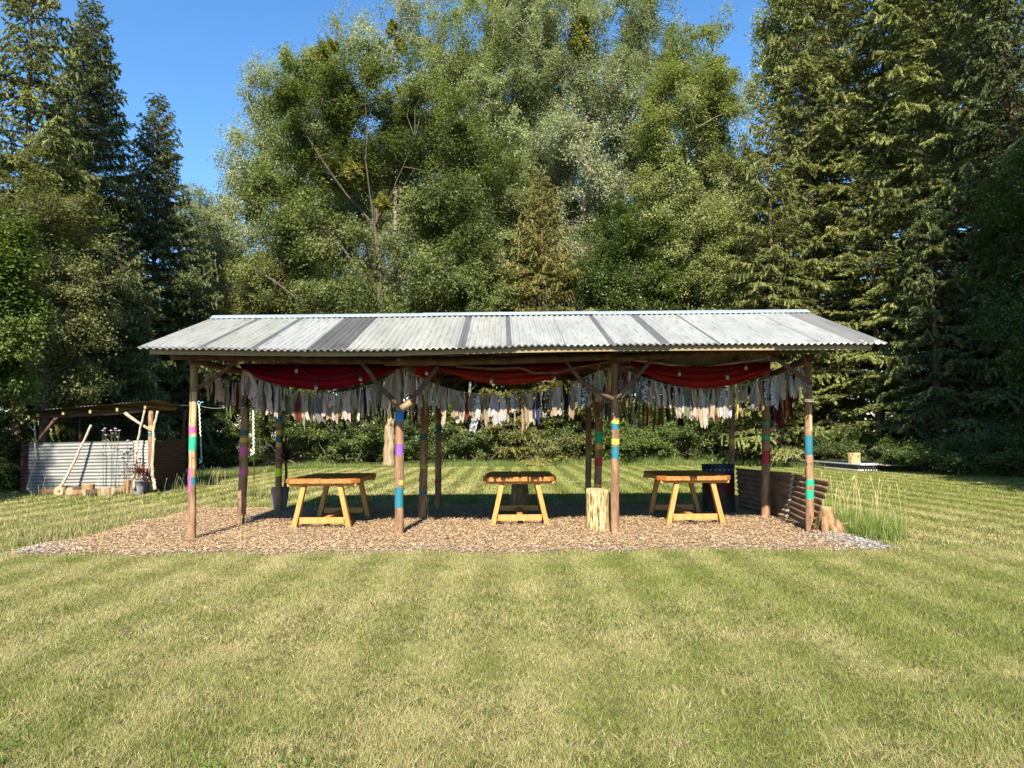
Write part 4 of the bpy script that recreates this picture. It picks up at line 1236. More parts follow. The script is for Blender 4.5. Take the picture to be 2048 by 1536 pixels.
def broadleaf(name, label, loc, lobes, H, mats, seed, nclump=160, per=420, lsize=.12, rc=.62, trunk_r=.22, limbs=11, bark='bark', cat='tree', group=None, top_fork=None, trunk_top=.8, flat=.62, droop=0.0, tw=.55, limb_from=.22, lean=0.0, shell=.45, extra=None, bare=0):
    """a tree at loc: lobes are ellipsoids in local metres (x,y,z,rx,ry,rz)"""
    rng = np.random.default_rng(seed)
    if name == 'poplar_tree': flat, rc, nclump, per = 1.3, rc*.80, int(nclump*1.6), per/1.45
    elif cat == 'tree': flat, rc, nclump, per = max(flat,.85), rc*.88, int(nclump*1.3), per/1.2
    root = empty(name, loc, label, cat, group)
    C, D = lobe_points(rng, lobes, nclump, shell)
    C[:,2] = np.maximum(C[:,2], .3)
    # trunk
    mb = MB()
    cx, cy = np.average([l[0] for l in lobes]), np.average([l[1] for l in lobes])
    tp = []
    nt_ = 12
    for i in range(nt_+1):
        t = i/nt_; tp.append(Vector((cx*t**1.3*.8+lean*t*H + rng.normal()*.05*min(1,t*4), cy*t**1.3*.8+rng.normal()*.05*min(1,t*4), t*H*trunk_top-.05)))
    rr = [trunk_r*(1.35 if i == 0 else 1)*(1-.82*(i/nt_)**.9) for i in range(nt_+1)]
    mb.tube(tp, rr, 9, 0, True, seed, .06)
    # limbs to spread attractors
    att = [int(rng.integers(nclump))]
    dm = np.linalg.norm(C-C[att[0]], axis=1)
    for _ in range(limbs-1):
        j = int(dm.argmax()); att.append(j); dm = np.minimum(dm, np.linalg.norm(C-C[j], axis=1))
    lp = []
    for j in att:
        e = Vector(C[j]); hd = math.hypot(e.x, e.y)
        z0 = min(max(limb_from*H, e.z-hd*.9), H*trunk_top*.93)
        f = z0/(H*trunk_top)*nt_; i0 = int(min(f, nt_-1)); s = tp[i0].lerp(tp[i0+1], f-i0)
        r0 = rr[i0]*.55
        k = 7; pts = []
        sag = Vector((rng.normal()*.1, rng.normal()*.1, -.08))*(e-s).length
        for q in range(k+1):
            t = q/k; p = s.lerp(e, t)+sag*4*t*(1-t)*.6+Vector(rng.normal(size=3))*.06*(0 < q < k)
            pts.append(p); lp.append(p)
        mb.tube(pts, [r0*(1-.8*q/k)+.012 for q in range(k+1)], 6, 0, False, seed+j, .06)
    LP = np.array([tuple(p) for p in lp])
    for c in C:
        j = int(np.linalg.norm(LP-c, axis=1).argmin()); s = Vector(LP[j]); e = Vector(c)
        m_ = s.lerp(e,.5)+Vector(rng.normal(size=3))*.12
        mb.tube([s, m_, e], [.028,.018,.007], 4, 0, False)
    for _ in range(bare):
        c = C[int(rng.integers(nclump))]; p = Vector(c); d = Vector((rng.normal()*.6, rng.normal()*.6, rng.uniform(.2,1)))
        mb.tube([p, p+d*.6, p+d*1.3+Vector((0,0,-.1))], [.02,.014,.006], 4, 0, False)
    loc_v = Vector(loc)
    mb.v = [(x+loc_v.x, y+loc_v.y, z+loc_v.z) for x, y, z in mb.v]
    mb.build('trunk', M[bark], root)
    # foliage
    npc = np.maximum(30, (per*DENS*rng.uniform(.4,1.5,nclump))).astype(int)
    idx = np.repeat(np.arange(nclump), npc); n = len(idx)
    sub = rng.normal(size=(nclump, 7, 3))*.62
    crc = rng.uniform(.55,1.35,nclump)
    P = C[idx] + crc[idx][:,None]*(sub[idx, rng.integers(0,7,n)] + rng.normal(size=(n,3))*.36)*np.array([rc,rc,rc*flat])
    if droop: P[:,2] -= droop*np.abs(rng.normal(size=n))*.5
    P[:,2] = np.maximum(P[:,2], .05)
    out = unit(P - np.array([cx,cy,np.average([l[2] for l in lobes])]))
    V = leaf_quads(rng, P, lsize*.92, lsize*tw*.92, .45, out, .5, droop)
    ct = rng.normal(.5,.22,nclump)
    tint = np.clip(ct[idx] + rng.normal(0,.16,n), 0, 1)
    poly_mesh('crown', V, 4, M[mats], root, attrs={'tint': tint})
    return root

def mistle(root, px, py, r_px, Y, seed):
    rng = np.random.default_rng(seed)
    c = np.array(at(px, py, Y)) - np.array(world_loc(root)); r = r_px*Y/F
    d = unit(rng.normal(size=(2600,3))); P = c + d*(r*(.45+.55*rng.random(2600))*(1+.25*np.sin(d[:,0]*5+d[:,2]*4)))[:,None]
    V = leaf_quads(rng, P, .16, .06, .2, d, .8)
    poly_mesh('mistletoe', V, 4, M['mistletoe'], root, attrs={'tint': rng.random(2600)})

def spruce(name, label, loc, H, R, seed, mat, z0=.06, lay=0, hang=.5, droop=.35, gap=.42, dens=1.0, rag=.25, power=.85, trunk_r=.2, group=None, sl=.165, dead=0):
    rng = np.random.default_rng(seed)
    root = empty(name, loc, label, 'tree', group)
    lv = Vector(loc)
    mb = MB()
    tp = [Vector((lv.x+rng.normal()*.03, lv.y+rng.normal()*.03, lv.z+H*i/14-.05)) for i in range(15)]
    mb.tube(tp, [trunk_r*(1.3 if i == 0 else 1)*(1-i/14.3)+.006 for i in range(15)], 8, 0, True, seed, .06)
    hs, az, Ls = [], [], []
    z = z0*H
    while z < H-.15:
        t = z/H; nb = (int(rng.integers(4,7)) if lay else int(rng.integers(6,10))) if t < .9 else 5
        a0 = rng.random()*6.28
        for k in range(nb):
            hs.append(z+rng.normal()*(.10 if lay else .14)); az.append(a0+k*6.283/nb+rng.normal()*.22)
            Ls.append((R*(1-t)**power*rng.uniform(1-rag*1.6,1+rag)+.12)*(.7+.3*min(1,t/.12)))
        z += gap*(1-.45*t)*rng.uniform(.8,1.2)
    hs, az, Ls = map(np.array, (hs, az, Ls)); nb = len(hs)
    T = np.clip(hs/H,0,1)
    up0 = np.interp(T,[0,.5,.85,1],[.06,.22,.6,1.2] if lay else [.10,.34,.75,1.2]) + rng.normal(0,.14,nb)
    dr = np.interp(T,[0,.5,.85,1],[1.1,.9,.4,.05])*droop*rng.uniform(.5,1.5,nb); tip = dr*.75
    def bpos(i, s):
        h = hs[i] + Ls[i]*(up0[i]*s - dr[i]*s*s*1.6 + tip[i]*s**3*1.3)
        return np.stack([np.cos(az[i])*Ls[i]*s, np.sin(az[i])*Ls[i]*s, h], -1)
    for i in range(nb):
        if Ls[i] < .5: continue
        q = bpos(np.full(6,i), np.linspace(0,1,6)); r0 = .012+.011*Ls[i]
        mb.tube([lv+Vector(p) for p in q], [r0*(1-.85*j/5) for j in range(6)], 4, 0, False)
    mb.build('trunk', M['conifer_bark'], root)
    cnt = (dens*150*np.maximum(Ls,.25)**1.7+14).astype(int)
    idx = np.repeat(np.arange(nb), cnt); n = len(idx)
    s = .10+.90*rng.random(n)**.75
    u = rng.random(n)**.8; sd = np.where(rng.random(n)<.5,-1.0,1.0)
    tq = np.round(s*Ls[idx]/.19)
    key = (idx*401 + tq*2 + (sd > 0)).astype(int) % 60013
    r1 = rng.random(60013); r2 = rng.random(60013); r3 = rng.normal(size=60013)
    dirb = np.stack([np.cos(az[idx]), np.sin(az[idx]), -.15*np.ones(n)], -1)
    lat = np.stack([-np.sin(az[idx]), np.cos(az[idx]), np.zeros(n)], -1)*sd[:,None]
    tw = (.42*Ls[idx]*(1-s)**.75+.14)
    # twigs grouped: quantise s so that foliage sits on discrete side twigs
    tw = tw*(.55+.75*r2[key])
    sq = tq*.19/np.maximum(Ls[idx],.2); sq = np.clip(sq + rng.normal(0,.010,n), .06, 1)
    P = bpos(idx, sq) + lat*(u*tw)[:,None] + dirb*(.55*u*tw)[:,None]
    hg = hang*r1[key]**(1.6 if lay else 2.2)*np.minimum(1,Ls[idx]/1.2)*np.interp(T[idx],[0,.75,1],[1,.8,.1])
    P[:,2] += -hg*u**1.5 + .12*r3[key]*u*tw + rng.normal(0,.022 if lay else .035,n)*np.minimum(1,Ls[idx])
    down = np.clip(1.5*hg*u**.5/np.maximum(tw,.1),0,1)[:,None]
    a = unit(lat*(.9-.5*down)*(.3+u[:,None]) + dirb*.7*(1-.5*down) + np.array([0,0,-1.0])*down*1.1 + rng.normal(size=(n,3))*.5)
    b = unit(np.cross(a, rng.normal(size=(n,3))+np.array([0,0,1.2])))
    l = (sl*rng.uniform(.6,1.35,n))[:,None]/2; w_ = (sl*.23*rng.uniform(.7,1.3,n))[:,None]/2
    V = np.stack([P-a*l, P+b*w_, P+a*l, P-b*w_], 1)
    bt = rng.normal(.45,.2,nb)
    tint = np.clip(bt[idx]+.35*(s-.5)+.3*(u-.5)+rng.normal(0,.12,n),0,1)
    poly_mesh('crown', V, 4, M[mat], root, attrs={'tint': tint})
    return root

M['bark'] = simple('tree_bark', [(.3,(.05,.038,.026)),(.7,(.13,.105,.075))], 8, (1,1,.4), .95, .6, .03)
M['pale_bark'] = simple('pale_bark', [(.3,(.13,.11,.08)),(.55,(.23,.20,.145)),(.8,(.32,.285,.215))], 4, (1,1,.5), .9, .4, .03)
M['conifer_bark'] = simple('conifer_bark', [(.3,(.07,.045,.03)),(.7,(.16,.11,.075))], 8, (1,1,.5), .95, .5, .02)
M['oak'] = leaf_mat('oak_leaves', (.072,.095,.027), (.195,.222,.072), .40)
M['poplar'] = leaf_mat('poplar_leaves', (.185,.210,.105), (.39,.41,.25), .42, (1.15,1.25,.7), .45, .35)
M['poplar2'] = leaf_mat('poplar_leaves_green', (.165,.195,.075), (.345,.375,.185), .42, (1.15,1.25,.6), .45, .35)
M['ash'] = leaf_mat('ash_leaves', (.150,.175,.058), (.300,.325,.125), .42)
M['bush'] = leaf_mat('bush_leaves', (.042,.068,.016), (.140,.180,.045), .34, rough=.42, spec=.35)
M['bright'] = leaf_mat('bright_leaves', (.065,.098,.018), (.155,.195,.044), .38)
M['birch'] = leaf_mat('birch_leaves', (.095,.105,.034), (.205,.212,.076), .36)
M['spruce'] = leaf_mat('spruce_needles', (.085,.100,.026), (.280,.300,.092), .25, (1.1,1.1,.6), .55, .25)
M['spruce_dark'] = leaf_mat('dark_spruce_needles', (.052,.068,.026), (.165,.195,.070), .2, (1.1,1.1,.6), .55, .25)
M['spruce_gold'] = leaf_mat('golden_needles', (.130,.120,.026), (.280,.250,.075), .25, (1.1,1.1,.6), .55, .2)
M['mistletoe'] = leaf_mat('mistletoe_leaves', (.11,.12,.015), (.21,.20,.03), .3)

def px_loc(px, Y): return (at(px, 900, Y).x, Y, 0.0)
def zat(py, Y): return at(1024, py, Y).z
def lobe(px, py, Y, rx, rz, X0, ry=None):
    """ellipsoid from photograph pixels, as local metres of a tree standing at X0, Y"""
    k = Y/F; c = at(px, py, Y)
    return (c.x-X0[0], c.y-X0[1], c.z, rx*k, (ry if ry is not None else rx*k), rz*k)
def T_(kind, px, Y, lobes, **kw):
    L = px_loc(px, Y)
    lb = [lobe(a, b, Y+dy, rx, rz, L, ry) for (a, b, rx, rz, dy, ry) in lobes]
    H = max(l[2]+l[5] for l in lb)
    return broadleaf(kw.pop('name'), kw.pop('label'), L, lb, H, kind, **kw)
# --- the large oak behind the shelter
oak = T_('oak', 783, 36, [(640,240,95,110,0,3),(740,190,110,90,-.5,3),(860,250,100,110,0,3),(560,400,85,90,0,2.5),(900,420,90,100,0,3),(640,480,110,60,-1,3),(880,560,120,70,-.6,3),(560,560,70,70,0,2.5),(730,330,100,60,1.2,2),(700,620,120,60,-.5,3),(960,330,60,90,.5,2),(640,330,70,60,.5,2)],
     name='oak_tree', label='large dark green oak with spreading dark limbs behind the shelter roof', seed=5, nclump=230, per=400, lsize=.15, rc=.75, trunk_r=.33, limbs=16, trunk_top=.62, limb_from=.28, tw=.6)
mistle(oak, 708, 342, 20, 34.6, 3); mistle(oak, 767, 405, 18, 34.8, 4)
# --- poplars
pop1 = T_('poplar', 570, 43, [(535,200,40,80,0,2),(500,330,55,90,0,2.5),(560,330,60,120,0,2.5),(480,450,60,80,0,2.5),(540,520,80,90,0,3),(610,150,50,70,0,2),(640,220,60,90,.5,2.5)],
     name='poplar_tree', label='silvery poplar with pale leaves rising beside the oak above the crimson swag end', seed=7, nclump=150, per=260, lsize=.15, rc=.62, trunk_r=.22, bark='pale_bark', bare=40, group='poplars behind the shelter')
mistle(pop1, 650, 105, 24, 42, 5); mistle(pop1, 630, 128, 20, 42, 6); mistle(pop1, 664, 95, 17, 42, 7)
pop2 = T_('poplar', 788, 45, [(790,40,60,70,0,2.5),(730,110,55,60,0,2.5),(850,70,60,80,0,2.5),(790,180,90,80,0,3),(700,60,40,40,0,2),(880,170,50,90,0,2.5),(800,-60,50,60,0,2.5)],
     name='poplar_tree', label='thin airy poplar top with mistletoe balls showing above the oak', seed=8, nclump=95, per=150, lsize=.15, rc=.62, trunk_r=.2, bark='pale_bark', trunk_top=.95, bare=60, group='poplars behind the shelter')
mistle(pop2, 787, 50, 10, 44, 8); mistle(pop2, 803, 88, 13, 44, 9); mistle(pop2, 783, 62, 9, 44, 10)
pop3 = T_('poplar2', 985, 44, [(960,60,80,110,0,3),(1010,0,70,90,0,3),(930,190,70,100,0,3),(1010,190,80,100,-.5,3),(960,330,70,100,0,3),(1020,-110,60,80,0,3),(900,110,60,80,0,2.5),(1060,90,55,80,0,2.5),(1030,330,60,90,0,3),(1000,470,80,90,0,3)],
     name='poplar_tree', label='tall pale green poplar between the oak and the bare-trunked poplar', seed=9, nclump=225, per=270, lsize=.15, rc=.66, trunk_r=.25, bark='pale_bark', trunk_top=.9, bare=40, group='poplars behind the shelter')
pop4 = T_('poplar', 1167, 41, [(1070,40,70,90,0,3),(1075,140,60,70,.5,3),(1130,60,80,90,0,3),(1230,40,100,110,0,3),(1130,180,80,70,.5,3),(1240,180,90,90,0,3),(1310,60,70,110,0,3),(1290,200,70,80,.5,3),(1100,290,60,80,1,3),(1240,310,70,70,.8,3),(1180,-80,110,90,0,3),(1290,-60,80,80,0,3),(1210,400,50,60,1.2,2),(1150,270,50,50,-1.5,1.5),(1190,360,50,45,-1.6,1.5),(1140,520,60,60,-.5,2),(1200,470,45,40,-1,1.5),(1130,420,60,60,.3,2),(1210,570,70,60,.3,2),(1130,580,60,60,.5,2)],
     name='poplar_tree', label='tallest poplar with a bare pale trunk showing halfway up, above the middle table', seed=10, nclump=330, per=270, lsize=.15, rc=.66, trunk_r=.24, bark='pale_bark', trunk_top=.93, bare=70, group='poplars behind the shelter')
mistle(pop4, 1163, 50, 22, 39.5, 11); mistle(pop4, 1160, 85, 22, 39.5, 12)
ash = T_('ash', 1378, 37.5, [(1370,180,75,75,0,3),(1425,195,50,55,0,2.5),(1350,270,80,80,0,3),(1440,280,70,80,0,3),(1330,380,80,70,0,3),(1430,380,80,70,0,3),(1390,470,110,60,0,3),(1300,460,50,60,0,2.5),(1390,110,50,50,0,2.5),(1330,540,70,50,.5,2.5),(1440,540,60,60,0,2.5)],
     name='ash_tree', label='fresh green spreading tree with a pale thin trunk, above the table by the drum', seed=12, nclump=230, per=350, lsize=.14, rc=.66, trunk_r=.2, bark='pale_bark', limbs=14, trunk_top=.8, bare=30, flat=.5)
pop5 = T_('poplar', 1490, 46, [(1455,235,35,45,0,2),(1480,330,40,55,0,2.2),(1460,390,55,70,0,2.5),(1500,455,55,70,0,2.5),(1500,190,18,24,0,1)],
     name='poplar_tree', label='pale poplar in the sky gap between the fresh green tree and tall spruces', seed=13, nclump=80, per=230, lsize=.15, rc=.62, trunk_r=.2, bark='pale_bark', group='poplars behind the shelter')
birch_r = T_('poplar2', 1580, 35, [(1560,60,45,60,0,2),(1545,170,35,60,0,1.6),(1600,20,50,60,0,2),(1590,-60,60,60,0,2),(1570,130,40,60,0,2)],
     name='poplar_tree', label='leafy poplar top overhanging the sky gap beside the tall spruces', seed=14, nclump=60, per=220, lsize=.17, rc=.55, trunk_r=.2, bark='pale_bark', trunk_top=.9, group='poplars behind the shelter')
# --- lower trees and bushes behind the shelter
under = [
 (1255,36,'bush',[(1250,470,80,60),(1200,560,80,60),(1290,570,80,70),(1250,640,100,60),(1210,720,80,60)],'dark dense broadleaf tree low behind the roof, above the middle swag'),
 (1440,36,'ash',[(1450,480,50,50),(1420,570,60,50),(1480,590,60,60),(1440,680,70,60)],'smaller green tree under the fresh green spreading tree'),
 (560,37,'birch',[(520,560,70,60),(470,640,60,60),(570,620,70,60),(520,700,80,60)],'olive young trees low beside the oak, over the roof end with the pale ridge tip'),
 (940,35.5,'oak',[(930,520,60,60),(980,600,60,60),(900,640,70,50),(960,690,70,50)],'dark leafy sapling between the oak and the golden spruce'),
 (1030,38,'poplar2',[(1020,400,55,70),(1040,500,50,60),(1000,580,50,60)],'slim mid green tree behind the golden spruce'),
 (430,40,'poplar',[(400,440,40,50),(440,500,50,60),(400,560,50,60),(450,610,60,50)],'small pale tree before the sky gap between conifers and oak')]
for i, (px, Y, mt, lbs, lab) in enumerate(under):
    T_(mt, px, Y, [(a,b,c,d,0,2.2) for a,b,c,d in lbs], name='broadleaf_tree', label=lab, seed=40+i, nclump=max(70,28*len(lbs)), per=370, lsize=.13, rc=.6, trunk_r=.12, limbs=8, bare=10, bark='pale_bark' if mt != 'bush' else 'bark', group='understorey trees at the wood edge')
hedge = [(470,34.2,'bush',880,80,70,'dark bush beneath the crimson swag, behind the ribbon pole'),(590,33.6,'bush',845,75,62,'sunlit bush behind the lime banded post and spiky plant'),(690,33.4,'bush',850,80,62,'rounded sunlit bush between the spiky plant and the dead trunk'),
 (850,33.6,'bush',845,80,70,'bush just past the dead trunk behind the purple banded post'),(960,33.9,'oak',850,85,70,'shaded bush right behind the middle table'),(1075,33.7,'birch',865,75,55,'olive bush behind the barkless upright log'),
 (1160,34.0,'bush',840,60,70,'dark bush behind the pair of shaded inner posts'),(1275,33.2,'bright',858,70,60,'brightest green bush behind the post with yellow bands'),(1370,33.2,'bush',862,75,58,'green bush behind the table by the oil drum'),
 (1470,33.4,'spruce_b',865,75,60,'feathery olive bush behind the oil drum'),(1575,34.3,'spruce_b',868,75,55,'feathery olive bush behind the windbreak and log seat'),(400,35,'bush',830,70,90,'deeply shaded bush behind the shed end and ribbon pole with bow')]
M['spruce_b'] = leaf_mat('feathery_leaves', (.045,.055,.016), (.115,.125,.040), .2)
for i, (px, Y, mt, py, rx, rz, lab) in enumerate(hedge):
    zt = rz
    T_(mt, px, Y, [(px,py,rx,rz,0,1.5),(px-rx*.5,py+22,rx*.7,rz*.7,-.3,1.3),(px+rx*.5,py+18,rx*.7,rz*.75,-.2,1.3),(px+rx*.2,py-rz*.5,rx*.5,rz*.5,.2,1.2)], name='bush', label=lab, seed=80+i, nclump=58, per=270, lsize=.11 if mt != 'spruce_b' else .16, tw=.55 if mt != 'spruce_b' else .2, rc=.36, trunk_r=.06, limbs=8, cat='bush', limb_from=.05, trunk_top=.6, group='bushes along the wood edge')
# taller screen of dark foliage behind the bushes
screen = [(300,36.5,600),(420,38,600),(640,39,690),(800,40,690),(960,40,650),(1110,39,650),(1240,40,660),(1400,40,660),(1540,38,600)]
for i, (px, Y, pt) in enumerate(screen):
    T_('bush', px, Y, [(px-50,pt+60,90,70,0,2),(px+50,pt+90,90,70,.4,2),(px-40,pt+170,90,70,.6,2),(px+50,pt+200,90,60,.3,2)], name='broadleaf_tree', label=['shaded tree deep in the wood behind the shed end','shaded tree deep in the wood above the shed side wall','shaded tree deep behind the bush by the spiky plant','shaded tree deep behind the dead trunk','shaded tree deep behind the middle table','shaded tree deep behind the golden spruce foot','shaded tree deep behind the yellow banded post','shaded tree deep behind the table by the drum','shaded tree deep behind the windbreak'][i],
        seed=120+i, nclump=80, per=330, lsize=.16, rc=.75, trunk_r=.12, limbs=7, group='deep wood trees behind the bushes')
# dead trunk
sn = gp(778, 931); 
mb = MB(); R_ = random.Random(4); base = Vector((px_loc(779,32.0)[0], 32.0, 0)); topz = zat(836, 32.0)
mb.tube([base+Vector((R_.uniform(-.03,.03),0,topz*t-.05*(t==0))) for t in np.linspace(0,1,14)], [.31,.27,.26,.25,.25,.26,.25,.24,.25,.24,.23,.2,.14,.06], 14, 0, True, 9, .13)
for a in range(5): mb.tube([base+Vector((math.cos(a*1.3)*.13, math.sin(a*1.3)*.13, topz*.85)), base+Vector((math.cos(a*1.3)*.15, math.sin(a*1.3)*.15, topz*(.98+.06*R_.random()))) ], [.09,.02], 6, 0)
put(mb.build('dead_trunk', M['snag'], loc=base), 'pale broken dead trunk standing among bushes behind the purple banded post', 'tree')

# --- conifers
def SP(px, Y, top, R_px, label, seed, mat='spruce', **kw):
    L = px_loc(px, Y); H = zat(top, Y)
    return spruce('spruce_tree', label, L, H, R_px*Y/F, seed, mat, **kw)
gold = SP(1088, 34.5, 350, 150, 'golden olive young spruce in the centre of the wood behind the roof ridge', 3, 'spruce_gold', z0=.05, hang=.5, droop=.25, gap=.5, power=.8, dens=1.5, lay=1, group='conifers at the wood edge')
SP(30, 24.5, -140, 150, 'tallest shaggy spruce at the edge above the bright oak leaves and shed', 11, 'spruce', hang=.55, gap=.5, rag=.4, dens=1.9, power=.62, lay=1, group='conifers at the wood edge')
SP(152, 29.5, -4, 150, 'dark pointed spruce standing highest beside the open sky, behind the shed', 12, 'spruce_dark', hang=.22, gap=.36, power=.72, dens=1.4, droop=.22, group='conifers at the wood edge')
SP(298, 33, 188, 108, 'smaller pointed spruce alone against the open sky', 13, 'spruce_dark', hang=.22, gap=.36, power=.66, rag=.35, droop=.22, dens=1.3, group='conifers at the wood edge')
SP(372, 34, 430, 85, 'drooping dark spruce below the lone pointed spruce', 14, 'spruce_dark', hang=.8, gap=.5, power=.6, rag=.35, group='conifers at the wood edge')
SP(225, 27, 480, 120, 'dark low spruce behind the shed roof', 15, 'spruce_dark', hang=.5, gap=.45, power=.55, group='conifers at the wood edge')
SP(1640, 33.5, -150, 150, 'tall drooping spruce next to the sky gap', 16, 'spruce', hang=.55, gap=.68, power=.55, rag=.3, dens=1.9, lay=1, group='conifers at the wood edge')
SP(1555, 31, 215, 130, 'olive spruce with long low boughs above the windbreak end of the roof', 17, 'spruce', hang=.45, gap=.68, power=.7, rag=.3, dens=1.9, lay=1, group='conifers at the wood edge')
SP(1800, 32.5, -300, 190, 'broad tall spruce with layered sunlit boughs beside the roof end', 18, 'spruce', hang=.5, gap=.68, power=.5, rag=.35, dens=1.9, lay=1, group='conifers at the wood edge')
SP(1762, 30.3, 330, 145, 'bright layered young spruce standing just behind the splashed roof end', 19, 'spruce', hang=.25, gap=.66, power=.6, rag=.35, droop=.25, dens=1.9, z0=.09, lay=1, group='conifers at the wood edge')
SP(1930, 28, -350, 170, 'tall spruce with reddish hanging twigs, second from the frame edge', 20, 'spruce', hang=.55, gap=.68, power=.5, rag=.3, dens=1.9, lay=1, group='conifers at the wood edge')
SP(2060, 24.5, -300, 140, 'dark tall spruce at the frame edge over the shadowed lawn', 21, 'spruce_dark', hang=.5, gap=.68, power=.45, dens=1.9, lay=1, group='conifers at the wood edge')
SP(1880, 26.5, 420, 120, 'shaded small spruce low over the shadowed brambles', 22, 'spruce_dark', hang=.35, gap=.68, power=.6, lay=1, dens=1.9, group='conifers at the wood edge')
sp_tall = [o for o in bpy.data.objects if o.name.startswith('spruce_tree') and 'layered sunlit' in o.get('label','')][0]
for i, (px, Y, s, rz, lab) in enumerate([(1690,41,1.0,1.0,'deep wood spruce behind the drooping spruce by the sky gap'),(1880,39,1.0,2.3,'deep wood spruce filling the gap above the shadowed brambles'),(2010,36,.95,4.0,'deep wood spruce near the frame edge behind the reddish spruce'),(1600,44,.75,5.0,'deep wood spruce low behind the olive spruce'),(100,38,.62,.6,'deep wood spruce between the shaggy and pointed spruces')]):
    copy_thing(sp_tall, px_loc(px, Y), rz, (s,s,s), lab)
# --- broadleaf on the near side
T_('birch', 90, 22.5, [(30,330,40,60,0,1.3),(40,450,80,60,0,1.8),(120,430,70,60,0,1.6),(170,520,60,60,0,1.6),(80,560,90,60,-.3,1.8),(150,640,70,70,-.2,1.6),(60,680,90,70,0,1.8),(120,760,90,60,0,1.6)],
   name='birch_tree', label='olive leafy birch spreading in front of dark conifers above the shed', seed=23, nclump=115, per=250, lsize=.09, rc=.42, trunk_r=.11, limbs=12, bare=25, bark='bark', tw=.7)
T_('bright', -20, 17.5, [(0,455,28,35,0,.8),(-5,530,38,50,0,.9),(15,600,32,45,0,.8),(-10,680,48,55,0,.9),(38,668,40,26,.2,.7),(-10,770,45,55,.4,.8)],
   name='oak_tree', label='bright green oak leaves at the very edge in front of the birch', seed=24, nclump=85, per=280, lsize=.10, rc=.36, trunk_r=.1, limbs=9, tw=.6)
T_('bush', 2075, 22.5, [(2050,380,50,90,0,1.6),(2070,520,60,90,0,1.6),(2050,650,50,80,0,1.6),(2075,780,60,90,0,1.6)],
   name='broadleaf_tree', label='shaded broadleaf tree at the frame edge above the dark lawn shadow', seed=25, nclump=90, per=280, lsize=.11, rc=.5, trunk_r=.12, limbs=8, group='understorey trees at the wood edge')
for i, (px, Y, py, rx, rz, lab) in enumerate([(1835,25.8,905,55,32,'low bramble bush at the end of the low platform'),(1930,24,910,60,30,'low shaded brambles along the shadowed lawn'),(2030,22.6,905,60,45,'low shaded brambles nearest the frame edge'),(20,20.2,930,60,60,'dark low bush beside the rusty end of the shed'),(-30,19,900,60,90,'dark leafy bush at the frame edge below the bright oak'),(1690,30,895,70,30,'low ferny bush behind the log seats')]):
    T_('bush' , px, Y, [(px,py,rx,rz,0,.9),(px-rx*.5,py+8,rx*.6,rz*.7,-.2,.8),(px+rx*.5,py+6,rx*.6,rz*.7,-.1,.8)], name='bush', label=lab, seed=140+i, nclump=55, per=260, lsize=.08, rc=.3, trunk_r=.04, limbs=6, cat='bush', limb_from=.05, trunk_top=.6, group='bushes along the wood edge')
# --- further rows, copies of the trees above
def back_row(src, px, Y, s, rz, lab):
    copy_thing(src, px_loc(px, Y), rz, (s,s,s), lab)
for (src, px, Y, s, rz, lab) in [(pop3,1090,56,.9,2.0,'hazy far poplar glimpsed behind the golden spruce'),(pop1,680,54,.85,1.4,'far pale poplar glimpsed through the oak'),(pop4,900,57,.72,2.6,'far poplar glimpsed between the oak and pale green poplar'),(ash,1290,54,.85,1.1,'far green tree glimpsed beside the bare pale trunk'),(oak,1180,60,.62,2.2,'far dark oak glimpsed under the tallest poplar'),(oak,1440,58,.58,1.0,'far dark oak glimpsed under the fresh green tree'),(gold,230,42,1.15,.5,'far golden conifer between the pointed spruces'),(ash,490,52,.55,2.0,'far green tree low behind the silvery poplar'),(oak,330,46,.42,.7,'far dark tree low behind the lone spruce')]:
    back_row(src, px, Y, s, rz, lab)
for i, (src, px, Y, s, rz) in enumerate([(pop3,640,50,.8,4),(pop4,760,52,.75,5),(pop3,880,52,.85,1),(ash,1000,50,.8,3),(pop4,1080,50,.8,1.7),(pop3,1210,51,.85,2.9),(pop1,1330,50,.9,3.6),(oak,1380,49,.62,4.2),(oak,940,49,.62,5.1),(oak,700,50,.62,2.7),(ash,560,50,.7,.4),(pop3,1440,51,.72,2.2),(ash,1140,47,.8,1.9),(ash,1500,47,.72,3.3),(oak,620,46,.6,.8),(pop3,1030,49,.98,5.5)]):
    back_row(src, px, Y, s, rz, ['far pale tree in the wood over the ' + w_ for w_ in ('crimson swag end','dead trunk','purple banded post','middle table','golden spruce tip','bare pale trunk','yellow banded post','drum table','oak edge','oak limbs','silvery poplar foot','fresh green tree','middle ridge cap','tallest poplar foot','lowest olive boughs','silvery poplar trunk')][i])
# --- trees beside the clearing that throw the shadows on the lawn
sh = [(14.6,9.5,1.0,21,2.6),(17.5,15,0,23,3.0),(14.8,4.0,1,17,2.3),(20,20,0,22,3.0),(18.5,7,0,24,3.0)]
s0 = spruce('spruce_tree', 'tall spruce beside the clearing outside the picture, shading the lawn', (14.0,9.0,0), 20, 2.7, 61, 'spruce_dark', hang=.4, gap=.5, power=.55, group='spruces beside the clearing')
for (x, y, s, rz) in [(19.6,14.5,.9,1.0),(19.5,27.5,.8,2.6),(22.5,24,.9,.9),(14.2,3.6,.8,2.0),(15.8,12.5,1.05,5.2),(20.5,19,1.1,3.0),(19,8,1.15,4.0),(-13.7,5.2,.64,1.5),(-15.6,9.5,.88,.3),(-20,14,1.0,2.2)]:
    copy_thing(s0, (x, y, 0), rz, (s,s,s))
